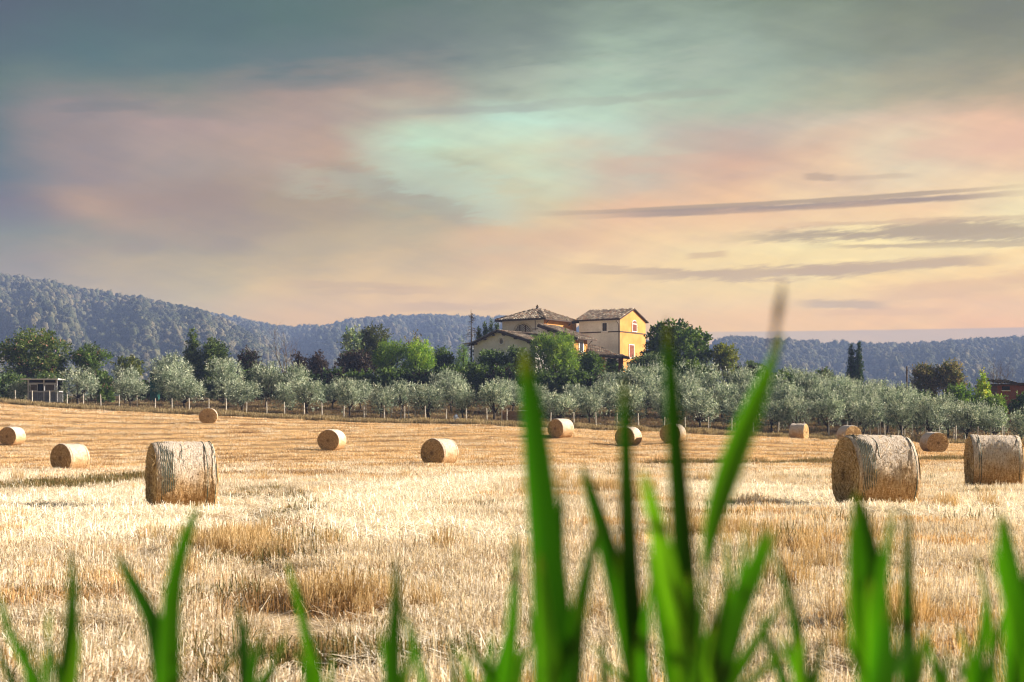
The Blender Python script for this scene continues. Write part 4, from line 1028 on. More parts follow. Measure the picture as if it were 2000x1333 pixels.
# slab of ground terrace under the house
mb = MB(); mb.box((g_l + .5, gq + .3, 4.0), (tp, t_b, 6.2), LW); mb.build('foundation', M_stone, villa)

# ------------------------------------------------------------------ shed, brick house, small structures
M_grey = simple('galvanised_frame', (0.50, 0.51, 0.56), 0.5, 0.15, 4, .5)
M_sheet = simple('corrugated_sheet', (0.17, 0.19, 0.25), 0.5, 0.35, 3, .4)
M_dark = simple('shed_inside', (0.02, 0.02, 0.022), 0.9, 0.2)
sx_, sY = P3(83, 822, 156.0).x, 156.0; sz0 = P3(83, 786, sY).z; mpx = sY / F
shed = thing('garden_shed', 'small metal-framed shed with flat pale roof and half-glazed front, behind the fence at far left', 'shed', (sx_, sY, sz0))
w_s = 29 * mpx; h_s = 46 * mpx; dps = 1.8
mb = MB(); mb.box((-w_s - 12*mpx, -.35, h_s - 2.2*mpx), (w_s + 3*mpx, dps + .3, h_s)); mb.build('roof_sheet', M_white, shed)
mb = MB(); mb.box((-w_s, dps - .05, 0), (w_s, dps, h_s - .15)); mb.box((-w_s, .02, 38*mpx), (w_s, .08, h_s - .14)); mb.build('back_panel', M_dark, shed)
for x0, x1 in ((-29, -26), (1.5, 4), (26, 29)):
    mb = MB(); mb.box((x0*mpx, -.04, 0), (x1*mpx, .04, 44*mpx)); mb.build('frame_post', M_grey, shed)
for z0, z1 in ((0, 1.5), (19.5, 22), (35.5, 38)):
    mb = MB(); mb.box((-26*mpx, -.035, z0*mpx), (26*mpx, .035, z1*mpx)); mb.build('frame_rail', M_grey, shed)
for x0, x1 in ((-26, 1.5), (4, 26)):
    mb = MB(); k_ = int((x1 - x0) * mpx / .1); pw = (x1 - x0) * mpx / k_
    for i in range(k_):
        a_ = x0*mpx + i*pw; dd = .02 if i % 2 else .0
        mb.box((a_, -.02 + dd, 1.5*mpx), (a_ + pw, .0 + dd, 19.5*mpx))
    mb.build('lower_panel', M_sheet, shed)
for x0, x1 in ((-24, -9), (5, 25)):
    mb = MB(); mb.box((x0*mpx, -.06, 22.5*mpx), (x1*mpx, -.04, 35*mpx)); wv = mb.build('window_pane', M_glass, shed)
    mb = MB()
    for a_, b_, c_, d_ in ((x0, x0+1.2, 22.3, 35.3), (x1-1.2, x1, 22.3, 35.3), (x0+1.2, x1-1.2, 22.3, 23.5), (x0+1.2, x1-1.2, 34.1, 35.3)):
        mb.box((a_*mpx, -.10, c_*mpx), (b_*mpx, -.061, d_*mpx))
    mb.build('window_frame', M_grey, wv)
mb = MB(); mb.box((w_s + .001, .05, 0), (w_s + .03, dps - .06, 21*mpx)); mb.build('side_panel', M_dark, shed)
mb = MB(); mb.box((w_s, dps - .08, 0), (w_s + .06, dps, h_s - .1)); mb.box((w_s, .04, 20.5*mpx), (w_s + .06, dps - .08, 22*mpx)); mb.build('side_frame', M_grey, shed)

M_brick, n, out = mat('red_brick'); co = objco(n)
bt = n.n.new('ShaderNodeTexBrick'); mp = n.n.new('ShaderNodeMapping'); mp.inputs['Rotation'].default_value = (math.radians(90), 0, 0); n.l.new(co, mp.inputs[0]); n.l.new(mp.outputs[0], bt.inputs[0])
bt.inputs['Scale'].default_value = 3.2; bt.inputs['Color1'].default_value = (.30, .075, .05, 1); bt.inputs['Color2'].default_value = (.20, .06, .045, 1); bt.inputs['Mortar'].default_value = (.22, .15, .12, 1)
ns_ = n.noise(co, 2, 4, .6); principled(n, out, n.mix(n.smooth(ns_, .4, .7, 0, .5), bt.outputs[0], (.12, .06, .05)), .9)
bY = 150.0; mpb = bY / F; bo = P3(1974, 822, bY); bz0 = gz(bo.x, bY)
bh = thing('brick_outbuilding', 'red brick outbuilding with dark tiled eaves and a small high window, at the right edge', 'outbuilding', (bo.x, bY, bz0))
htop = P3(0, 753, bY).z - bz0
mb = MB(); mb.box((-26*mpb, 0, -.5), (11*mpb, 6, htop)); bw = mb.build('wall', M_brick, bh)
mb = MB(); mb.box((11*mpb + .12, .5, -.5), (60*mpb, 6, htop)); mb.build('wall', M_brick, bh)
mb = MB(); mb.box((-31*mpb, -.4, htop), (12*mpb, 6.4, htop + 3*mpb)); mb.box((12*mpb + .02, .1, htop + .05), (62*mpb, 6.4, htop + 5*mpb)); rf_ = mb.build('roof', M_beam, bh)
V, Q, C = tiles((-31*mpb, 3.2, htop + .6), (12*mpb, 3.2, htop + .6), (12*mpb, -.42, htop + 3*mpb + .01), (-31*mpb, -.42, htop + 3*mpb + .01)); C = [np.array(c) * .35 for c in C]
obj('roof_tiles', newmesh('roof_tiles', [tuple(v) for v in V], faces=Q, col=C, mat=M_tile), rf_, kind='stuff')
mb = MB(); mb.box((-17*mpb, -.03, htop - 10*mpb), (-2*mpb, -.004, htop - 2*mpb)); wv = mb.build('window', M_dark, bh)
mb = MB(); mb.box((-18*mpb, -.12, htop - 11.5*mpb), (-1*mpb, -.004, htop - 10*mpb)); mb.build('window_sill', M_white, wv)

# green cabin half hidden between olives
M_green = simple('green_paint', (0.015, 0.10, 0.085), 0.5, 0.2, 2, .4)
gY = 172.0; g0 = P3(300, 822, gY); mg = gY / F; gb = gz(g0.x, gY); gh = P3(0, 728, gY).z - gb
cb = thing('green_cabin', 'narrow dark green cabin with small window, glimpsed between two olives at the left', 'cabin', (g0.x, gY, gb))
mb = MB(); mb.box((-7*mg, 0, -.2), (7*mg, 1.2, gh)); mb.build('cabin_wall', M_green, cb)
mb = MB(); mb.box((-8*mg, -.08, gh), (8*mg, 1.3, gh + .08)); mb.build('cabin_roof', M_green, cb)
mb = MB(); mb.box((-2.5*mg, -.03, gh - 12*mg), (2.5*mg, -.004, gh - 6*mg)); wv = mb.build('window', M_dark, cb)
mb = MB(); mb.box((-3*mg, -.06, gh - 13.5*mg), (3*mg, -.004, gh - 12*mg)); mb.build('window_sill', M_white, wv)

# wooden pen / gate under the olives at the centre
M_board = simple('brown_board', (0.23, 0.14, 0.08), 0.85, 0.35, 4)
pY = float(edge_at(P3(1007, 822, 132).x)[0]) + 4.5; p0 = P3(1007, 822, pY); mq = pY / F; pb = gz(p0.x, pY)
pen = thing('board_gate', 'pale framed gate of upright brown boards standing under the olives near the centre', 'gate', (p0.x, pY, pb))
for i in range(11):
    x0 = -27*mq + i * 4.9*mq; mb = MB(); mb.box((x0, 0, .15), (x0 + 4.6*mq, .03, 26*mq + (.05 if i % 3 == 0 else 0))); mb.build('board', M_board, pen)
mb = MB(); mb.box((-27*mq, -.05, .02), (27*mq, -.01, .15)); mb.box((6*mq, -.05, 27*mq), (27*mq, -.01, 29*mq)); mb.build('rail', M_white, pen)
for x0 in (-27.5, 26): mb = MB(); mb.box((x0*mq, -.06, 0), ((x0 + 1.5)*mq, .0, 29*mq)); mb.build('gate_post', M_white, pen)

uY = 168.0; u0 = P3(1771, 822, uY); ub = gz(u0.x, uY); uh = P3(0, 716, uY).z - ub
up = thing('utility_pole', 'plain dark wooden utility pole rising above the grove at the right', 'pole', (u0.x, uY, ub))
mb = MB(); mb.tube([(0, 0, -.3), (0.02, 0, uh * .5), (0, 0, uh)], [.14, .12, .09], 8); mb.build('pole_shaft', M_bark2, up)
mb = MB(); mb.tube([(-.12, -.12, uh - .5), (.12, -.12, uh - .5)], .05, 5); mb.build('insulator_bracket', M_pipe, up)

# little things lying under the olives
M_blue = simple('blue_white_tarp', (0.45, 0.52, 0.66), 0.6, 0.35, 5)
def on_px(px, dY): 
    Yv = 130.0
    for _ in range(8): Yv = float(edge_at((px - 1000) / F * Yv)[0]) + dY
    return (px - 1000) / F * Yv, Yv
def blob(name, m, parent, r, sc_, seed, loc=(0, 0, 0)):
    bm = bmesh.new(); bmesh.ops.create_icosphere(bm, subdivisions=3, radius=r)
    for v in bm.verts:
        d = mnoise.noise(v.co * 3.1 / r * .6 + Vector((seed, 0, 0))); v.co *= 1 + .28 * d; v.co.x *= sc_[0]; v.co.y *= sc_[1]; v.co.z *= sc_[2]; v.co.z = max(v.co.z, -r * .7 * sc_[2])
        v.co += Vector(loc)
    me = bpy.data.meshes.new(name); bm.to_mesh(me); bm.free(); me.materials.append(m); me.polygons.foreach_set('use_smooth', [True] * len(me.polygons)); return obj(name, me, parent)
x, y = on_px(890, 5); t = thing('tarp_bundle', 'crumpled blue and white tarp bundle under the olives left of centre', 'bundle', (x, y, gz(x, y)))
blob('tarp', M_blue, t, .34, (.8, .8, 1.3), 3, (0, 0, .3)); blob('tarp_fold', M_white, t, .2, (1.3, .8, .8), 8, (-.25, -.1, .15))
x, y = on_px(928, 5); t = thing('water_drum', 'small pale round water drum right of the blue tarp bundle under the olives', 'drum', (x, y, gz(x, y)))
mb = MB(); mb.tube([(0, -.25, .2), (0, -.22, .2), (0, .2, .2), (0, .25, .2)], [.12, .2, .2, .12], 12); mb.build('drum_body', M_blue, t, smooth=False)
mb = MB(); mb.tube([(0, -.29, .2), (0, -.251, .2)], [.05, .05], 8); mb.build('drum_cap', M_white, t)
x, y = on_px(1170, 5); t = thing('hose_coil', 'pale coiled hose on the ground behind the fence right of the centre bale', 'hose', (x, y, gz(x, y)))
mb = MB(); mb.tube([(.22 * math.cos(a_) , -.02 + .01 * a_, .24 + .22 * math.sin(a_)) for a_ in np.linspace(0, 18.8, 60)], .022, 5); mb.build('hose_loops', M_white, t)
# ------------------------------------------------------------------ olive grove
rt = random.Random(21)
ROW1 = [(-60,725,40),(40,745,25),(152,712,43),(254,733,38),(363,727,40),(472,737,46),(556,742,28),(600,734,40),(683,735,30),(745,745,28),(838,735,48),(905,742,28),(965,741,46),(1095,757,45),(1152,752,32),(1225,745,44),(1298,757,34),(1368,757,46),(1440,765,38),
        (1508,770,38),(1556,765,34),(1618,768,42),(1690,765,42),(1762,770,40),(1822,768,40),(1888,778,40),(1945,787,32),(1995,788,30),(2060,785,35)]
ROW2 = [(245,705,30),(335,702,44),(435,692,44),(520,699,36),(573,705,36),(650,735,30),(705,730,28),(785,738,36),(882,730,40),(1000,738,32),(1048,742,30),(1120,745,34),(1190,735,40),(1262,730,40),(1335,727,44),(1410,735,44),(1482,735,40),(1542,742,40),
        (1602,740,40),(1662,745,40),(1732,750,40),(1792,755,36),(1852,762,36),(1925,778,30)]
ROW3 = [(330,686,48),(985,735,30),(1195,722,36),(1242,706,40),(1302,712,40),(1372,704,44),(1442,702,36),(1502,722,44),(1572,720,40),(1637,722,40),(1700,738,36),(1762,742,34),(870,712,34)]
ROW4 = [(1290,702,34),(1352,693,36),(1545,713,36),(1602,716,36),(1470,710,34),(1660,730,30),(1720,735,32)]
ORD = ['first','second','third','fourth','fifth','sixth','seventh','eighth','ninth','tenth','eleventh','twelfth','thirteenth','fourteenth','fifteenth','sixteenth','seventeenth','eighteenth','nineteenth','twentieth','twenty-first','twenty-second','twenty-third','twenty-fourth','twenty-fifth','twenty-sixth','twenty-seventh','twenty-eighth','twenty-ninth']
RN = ['front row just behind the fence', 'second row behind the fence', 'third row behind the fence', 'topmost row, crown top showing']
def zone(px):
    for lim, s in ((140, 'by the metal shed'), (420, 'at the left'), (720, 'left of centre'), (1000, 'left below the villa'), (1240, 'below the villa'), (1440, 'right below the villa'), (1700, 'on the right slope'), (1900, 'towards the brick outbuilding')):
        if px < lim: return s
    return 'at the right edge'
cnt = 0
for r_, row in enumerate((ROW1, ROW2, ROW3, ROW4)):
    for k, (px, py, hwp) in enumerate(sorted(row)):
        Yv = 135.0; dY = (8, 18, 29, 41)[r_] + rt.uniform(-1.5, 1.5)
        for _ in range(8): Yv = float(edge_at((px - 1000) / F * Yv)[0]) + dY
        p = P3(px, py, Yv); h = max(3.0, min(6.5, p.z - gz(p.x, Yv))); hw_ = max(hwp, 30) * Yv / F * 1.06
        siz = 'wide silver-green' if hwp >= 44 else ('small grey-green' if hwp <= 30 else 'rounded silver-green')
        put_tree('olive_tree', '%s olive, %s from the left in the %s' % (siz, ORD[k], RN[r_]), 'olive tree', ('olive', (cnt * 5 + r_) % 9), p.x, Yv, h * 0.94, hw_, (4.45, 2.45), 'silvery olive trees of the grove')
        cnt += 1

# ------------------------------------------------------------------ other trees
def pxtree(name, label, cat, px0, px1, top, Y, kind, pal, seed, bark=M_bark, base=0.15, leaf=(.30, .14), n=420, m=10, R=0.55, k=10, up=.35, spray=.55, shoots=0, flat=1.0, extra=None, lm=M_leaf, group=None, tone=.3, h_min=2):
    rng = np.random.RandomState(seed); pxc = (px0 + px1) / 2; p = P3(pxc, top, Y); z0 = gz(p.x, Y); h = max(h_min, p.z - z0); rad = (px1 - px0) / 2 * Y / F
    t = thing(name, label, cat, (p.x, Y, z0 - .05), 0, group)
    if kind == 'round': lb = lobes_round(rng, h * base, h * .98, rad, k, R, flat)
    elif kind == 'umbrella':
        lb = []
        for j in range(k):
            a = rng.uniform(0, 6.28); r = rad * rng.uniform(.15, .78); lz = h * rng.choice([.45, .6, .74, .88]) * (1 - .16 * (r / rad))
            lb.append((math.cos(a) * r, math.sin(a) * r, lz, rad * .33, rad * .33, h * .055))
        lb.append((0, 0, h * .92, rad * .5, rad * .5, h * .06))
    elif kind == 'cone': lb = [(rng.uniform(-.04, .04) * rad, 0, h * (.1 + .86 * j / k), max(.15, rad * (1 - .92 * (j / k) ** R)), max(.15, rad * (1 - .92 * (j / k) ** R)), h * .75 / k) for j in range(k + 1)]
    elif kind == 'cypress': lb = [(rng.uniform(-.1, .1) * rad, rng.uniform(-.1, .1) * rad, h * (.07 + .88 * j / k), rad * (.55 + .45 * math.sin(math.pi * min(1, .25 + .75 * (j / k)))) * (1 - .72 * max(0, j / k - .55) / .45), rad * .7 * (1 - .6 * (j / k)), h * .6 / k) for j in range(k + 1)]
    obj('trunk', trunkmesh(rng, 'trunk', h, max(.07, h * .028), lb, bark, 8, .1, .3 if kind != 'cypress' else .6), t)
    C, D = crown_pts(rng, lb, n, .32, up, .45); parts = [leaves(rng, C, D, m, spray, leaf[0], leaf[1], pal, None, .7, .08, tone)]
    if shoots:
        C, D = crown_pts(rng, lb, shoots, .08, up * 2.2, .3); parts.append(leaves(rng, C, D, m, spray * 1.5, leaf[0], leaf[1], pal, None, .5, .05, tone))
    v, q, c = merge(parts); obj('crown', newmesh('crown', v, quads=q, col=c, mat=lm), t)
    if extra:
        C, D = crown_pts(rng, [l for l in lb if l[2] > h * .4] or lb, extra[0], .03, 1.2, .3); v, q, c = leaves(rng, C, D, 3, .15, .2, .14, extra[1], None, 1, .08, .2)
        obj('flowers', newmesh('flowers', v, quads=q, col=c, mat=lm), t, kind='stuff')
    return t
DG = [(0.0455, 0.078, 0.024), (0.078, 0.13, 0.036), (0.13, 0.195, 0.054)]
MG = [(0.078, 0.143, 0.03), (0.143, 0.247, 0.048), (0.247, 0.364, 0.084)]
BG = [(0.12, 0.2375, 0.022), (0.228, 0.3875, 0.033), (0.384, 0.525, 0.066)]
YG = [(0.22, 0.30, 0.04), (0.38, 0.42, 0.06), (0.55, 0.52, 0.12)]
PU = [(0.028, 0.0189, 0.018), (0.048, 0.0315, 0.028), (0.072, 0.0473, 0.04)]
BR = [(0.14, 0.125, 0.055), (0.22, 0.19, 0.09), (0.12, 0.15, 0.06), (0.30, 0.24, 0.13)]
GG = [(0.10, 0.15, 0.09), (0.16, 0.22, 0.13), (0.24, 0.30, 0.18)]
PK = [(0.75, 0.42, 0.34), (0.8, 0.55, 0.42), (0.6, 0.35, 0.25)]
pxtree('silk_tree', 'broad layered silk tree dotted with pink flowers, at the far left', 'tree', -12, 142, 645, 172, 'umbrella', [(0.05, 0.085, 0.02), (0.09, 0.14, 0.03), (0.15, 0.20, 0.045)], 1, base=.15, k=40, n=1500, m=11, extra=(240, PK), up=.1, spray=.7)
pxtree('silk_tree', 'lower silk tree right of the broad pink-flowered one at the left', 'tree', 138, 222, 676, 174, 'umbrella', DG + MG[1:2], 2, k=22, n=800, extra=(60, PK), up=.1, spray=.6)
pxtree('leafy_tree', 'small yellow-green tree behind the olives, right of the silk trees', 'tree', 222, 275, 690, 178, 'round', [(0.10, 0.13, 0.03), (0.18, 0.20, 0.05), (0.08, 0.11, 0.04)], 3)
pxtree('conifer', 'dark green pointed conifer above the olives at the left', 'tree', 352, 402, 648, 186, 'cone', DG + [(0.14, 0.19, 0.04)], 4, k=8, R=1.1, n=1100)
pxtree('leafy_tree', 'bushy dark green tree touching the pointed conifer on its right', 'tree', 392, 448, 664, 186, 'round', DG + [(0.14, 0.19, 0.04)], 5, n=900)
pxtree('plum_tree', 'dark brownish-purple tree right of the conifer at the left', 'tree', 462, 508, 684, 184, 'round', PU + DG[:1], 6, leaf=(.24, .14))
pxtree('plum_tree', 'dark purple sapling between the bare tree and the purple pair', 'tree', 568, 604, 692, 184, 'round', PU, 7, leaf=(.24, .14), n=260)
pxtree('plum_tree', 'upright dark purple-leaved tree left of the wide purple one', 'tree', 604, 636, 688, 182, 'round', PU, 8, leaf=(.24, .14), n=330)
pxtree('plum_tree', 'wide dark purple-leaved tree below the big round oak', 'tree', 655, 735, 688, 180, 'round', PU, 9, leaf=(.26, .15), n=600)
pxtree('oak_tree', 'big round dark oak standing against the hill left of the villa', 'tree', 698, 768, 633, 192, 'round', [(0.045, 0.06, 0.025), (0.075, 0.095, 0.035), (0.12, 0.13, 0.06)], 10, n=780, k=16, R=.5)
pxtree('poplar', 'pale blue-green poplar leaning against the left of the big oak', 'tree', 664, 712, 640, 190, 'round', [(0.12, 0.20, 0.12), (0.22, 0.30, 0.18), (0.36, 0.42, 0.28)], 11, n=360, shoots=60)
pxtree('pine_tree', 'bright green feathery pine, left one of the twin bright crowns', 'tree', 728, 800, 664, 174, 'round', BG + MG, 12, n=760, k=15, R=.42, up=.9, leaf=(.34, .07), shoots=140)
pxtree('pine_tree', 'bright yellow-green feathery pine, right one of the twin bright crowns', 'tree', 786, 848, 657, 173, 'round', BG + MG[1:], 13, n=760, k=15, R=.42, up=.9, leaf=(.34, .07), shoots=140)
pxtree('leafy_tree', 'thin brown-leaved tree behind the twin bright pines', 'tree', 786, 836, 645, 195, 'round', BR, 14, n=110, k=12, R=.4)
pxtree('leafy_tree', 'dark green rounded tree just right of the twin bright pines', 'tree', 842, 886, 671, 184, 'round', DG + MG[:1], 15)
pxtree('pine_tree', 'light green wispy pine in front of the dead conifer', 'tree', 878, 932, 672, 172, 'cone', [(0.14, 0.24, 0.06), (0.20, 0.33, 0.09), (0.10, 0.17, 0.05)], 16, k=9, R=.9, n=430, up=.9, leaf=(.34, .06), shoots=90)
for j, (a, b, tp_, s_) in enumerate(((928, 944, 643, 17), (941, 955, 632, 18), (953, 966, 627, 19), (964, 977, 636, 20))):
    pxtree('cypress', ['shortest and leftmost cypress of the clump left of the villa', 'second cypress from the left in the clump left of the villa', 'tallest cypress of the clump left of the villa', 'rightmost cypress of the clump, touching the villa roof'][j], 'cypress', a - 3, b + 3, tp_, 198, 'cypress', DG, s_, k=12, n=600, m=8, up=2.0, leaf=(.26, .1), spray=.4, group='cypresses beside the villa')
pxtree('laurel_bush', 'dark mixed laurel below the round window of the villa', 'bush', 934, 990, 686, 176, 'round', DG + MG[:2], 21, n=560, base=.05)
pxtree('laurel_bush', 'dark laurel with pale tips between the villa gable and the tall green pine shrub', 'bush', 984, 1034, 677, 176, 'round', DG + GG, 22, n=520, base=.05)
pxtree('pine_tree', 'tall bright green bushy pine directly in front of the villa', 'tree', 1024, 1136, 649, 168, 'round', BG + MG, 23, n=1500, k=26, R=.36, up=1.1, leaf=(.36, .07), shoots=320, base=.03)
pxtree('laurel_bush', 'dark leafy bush between the bright pine and the villa porch', 'bush', 1138, 1180, 693, 172, 'round', DG + MG[:2], 24, n=420, base=.03)
pxtree('laurel_bush', 'small dark bush climbing the ochre wall beside the villa downpipe', 'bush', 1124, 1148, 681, 178, 'round', DG + GG[:1], 25, n=200, base=.03)
pxtree('laurel_bush', 'green bush under the villa porch between its two pillars', 'bush', 1184, 1210, 702, 186, 'round', MG, 26, n=220, base=.03)
pxtree('laurel_bush', 'grey-green rounded bush at the foot of the ochre tower', 'bush', 1222, 1304, 692, 174, 'round', GG + DG, 27, n=820, base=.03)
pxtree('walnut_tree', 'large spreading dark green walnut tree right of the villa', 'tree', 1250, 1398, 628, 182, 'round', [(0.04, 0.08, 0.02), (0.075, 0.13, 0.03), (0.13, 0.20, 0.05)], 28, n=1050, k=26, R=.40, leaf=(.42, .24), base=.1, shoots=90, up=.5)
pxtree('leafy_tree', 'yellowish-green tree attached to the right side of the big walnut', 'tree', 1386, 1442, 670, 180, 'round', [(0.14, 0.16, 0.03), (0.22, 0.24, 0.05), (0.08, 0.12, 0.03)], 29, n=460)
pxtree('leafy_tree', 'dark tree behind the grove right of the yellowish tree', 'tree', 1448, 1500, 707, 196, 'round', DG, 30)
pxtree('leafy_tree', 'dark low tree topping the grove left of the cypress pair', 'tree', 1590, 1632, 722, 194, 'round', DG + BR[:1], 31, n=320)
pxtree('cypress', 'left and slightly lower cypress of the pair on the right', 'cypress', 1655, 1671, 673, 190, 'cypress', [(0.02, 0.045, 0.015), (0.035, 0.07, 0.025)], 32, k=14, n=520, m=8, up=2.0, leaf=(.24, .1), spray=.35, group='pair of cypresses')
pxtree('cypress', 'right and slightly taller cypress of the pair on the right', 'cypress', 1668, 1686, 671, 190, 'cypress', [(0.02, 0.045, 0.015), (0.035, 0.07, 0.025)], 33, k=14, n=560, m=8, up=2.0, leaf=(.24, .1), spray=.35, group='pair of cypresses')
pxtree('leafy_tree', 'thin brown-green tree right of the utility pole', 'tree', 1776, 1832, 712, 172, 'round', BR, 34, n=420, k=16, R=.42, shoots=60, up=.8)
pxtree('leafy_tree', 'taller brownish tree between the utility pole and the yellow tree', 'tree', 1822, 1882, 703, 172, 'round', BR, 35, n=480, k=16, R=.42, shoots=60, up=.8)
pxtree('leafy_tree', 'low green bushy tree under the brownish trees at the right', 'tree', 1842, 1902, 752, 158, 'round', MG, 36, n=420, base=.05)
pxtree('poplar', 'bright yellow-green pointed young poplar beside the brick outbuilding', 'tree', 1896, 1944, 732, 146, 'cone', YG + BG[1:], 37, k=8, R=1.0, n=560, up=1.1, leaf=(.24, .12), shoots=80, bark=M_bark2)
pxtree('leafy_tree', 'green bushy sapling at the foot of the yellow poplar', 'tree', 1930, 1962, 776, 143, 'round', MG + YG[:1], 38, n=260, base=.05)
pxtree('leafy_tree', 'dark bush covering the corner of the brick outbuilding at the right edge', 'bush', 1978, 2030, 766, 145, 'round', DG, 39, n=300, base=.05)
pxtree('oleander', 'white-flowering oleander hedge behind and left of the metal shed', 'bush', -40, 62, 732, 164, 'round', DG + GG[:1], 40, n=900, k=14, base=.02, extra=(60, [(0.85, 0.8, 0.75), (0.8, 0.7, 0.66)]), flat=.8)
pxtree('oleander', 'white-flowering oleander rising behind the right end of the metal shed', 'bush', 60, 130, 728, 166, 'round', DG + GG[:1], 41, n=640, base=.02, extra=(70, [(0.85, 0.82, 0.78), (0.8, 0.7, 0.66)]))
pxtree('oleander', 'dark oleander with a few pink flowers between the first two olives', 'bush', 184, 222, 735, 166, 'round', DG, 42, n=340, base=.02, extra=(25, [(0.7, 0.35, 0.45)]))
# dark undergrowth behind the olives, one bush after another
ub_ = [(232,300,744),(296,352,740),(398,452,730),(446,520,722),(505,560,718),(548,612,722),(610,672,722),(672,740,725),(728,800,722),(790,850,724),(842,905,718),(900,960,712),(955,1030,716),(1020,1080,722),(1080,1150,724),(1150,1225,728),(1215,1290,724),(1330,1400,712),(1420,1500,722),(1490,1560,728),(1700,1770,762),(1762,1832,764),(1880,1950,778)]
for j, (a, b, tp_) in enumerate(ub_):
    pxtree('undergrowth_bush', 'dark bush behind the olives, %s from the left, %s' % (ORD[j], zone((a + b) / 2)), 'bush', a - 6, b + 6, tp_, float(edge_at(P3((a+b)/2, 822, 150).x)[0]) + 36, 'round', DG if j % 3 else DG[:2] + PU[:1], 60 + j, n=420, k=9, base=.02, R=.6, group='dark undergrowth behind the olives', leaf=(.34, .2))

# bare and dead trees
def bare(label, px, top, Y, spread, seed, kind='fork', m=M_bark2, group=None, name='bare_tree'):
    rng = np.random.RandomState(seed); p = P3(px, top, Y); z0 = gz(p.x, Y); h = p.z - z0; t = thing(name, label, 'tree', (p.x, Y, z0 - .05), 0, group); mb = MB(); tw = MB()
    def grow(b, d, L_, r, dep):
        pts_ = [b]; dd = d.copy()
        for i in range(4): dd = (dd + Vector(tuple(rng.randn(3) * .13)) + Vector((0, 0, .06))).normalized(); pts_.append(pts_[-1] + dd * L_ / 4)
        (mb if dep < 2 else tw).tube(pts_, [r, r * .85, r * .7, r * .55, r * .4], 5 if dep < 2 else 3, cap=False)
        if dep < 4:
            for i in range(rng.randint(3, 5)):
                q = pts_[rng.randint(2, 5)]; nd = (dd + Vector(tuple(rng.randn(3) * .55)) + Vector((0, 0, .15))).normalized(); grow(q, nd, L_ * rng.uniform(.5, .75), r * .45, dep + 1)
    if kind == 'fork':
        mb.tube([(0, 0, -.3), (0, 0, h * .25)], [h * .02, h * .016], 6)
        for i in range(3): grow(Vector((0, 0, h * .22)), Vector((rng.uniform(-spread, spread), rng.uniform(-spread, spread), 1)).normalized(), h * .42, h * .012, 0)
    else:
        mb.tube([(0, 0, -.3), (.05, 0, h * .5), (0, 0, h)], [h * .018, h * .011, .02], 6)
        for i in range(70):
            f = rng.uniform(.22, .97); a = rng.uniform(0, 6.28); L_ = spread * (1 - f) ** .8 * h * rng.uniform(.6, 1.1)
            b_ = Vector((0, 0, h * f)); e_ = b_ + Vector((math.cos(a) * L_, math.sin(a) * L_, -L_ * .15)); e2 = e_ + Vector((math.cos(a) * L_ * .35, math.sin(a) * L_ * .35, -L_ * .28))
            tw.tube([b_, e_, e2], [.035, .02, .008], 3, cap=False)
            for g in range(5):
                q = b_.lerp(e_, rng.uniform(.3, 1)); tw.tube([q, q + Vector((rng.uniform(-.3, .3), rng.uniform(-.3, .3), -rng.uniform(.1, .5)))], [.012, .005], 3, cap=False)
    mb.build('trunk', m, t); tw.build('twigs', m, t)
bare('leafless grey-brown tree against the hill left of the purple trees', 556, 650, 186, .45, 1)
bare('dead brown conifer with drooping bare branches left of the cypress clump', 920, 604, 186, .30, 2, 'spire', M_bark, name='dead_conifer')
bare('leafless thin tree behind the yellow poplar at the right', 1938, 708, 166, .4, 3)
bare('leafless thin tree rising over the brick outbuilding', 1962, 712, 170, .4, 4)
bare('grey leafless shrub between the purple trees left of centre', 645, 706, 176, .7, 5)

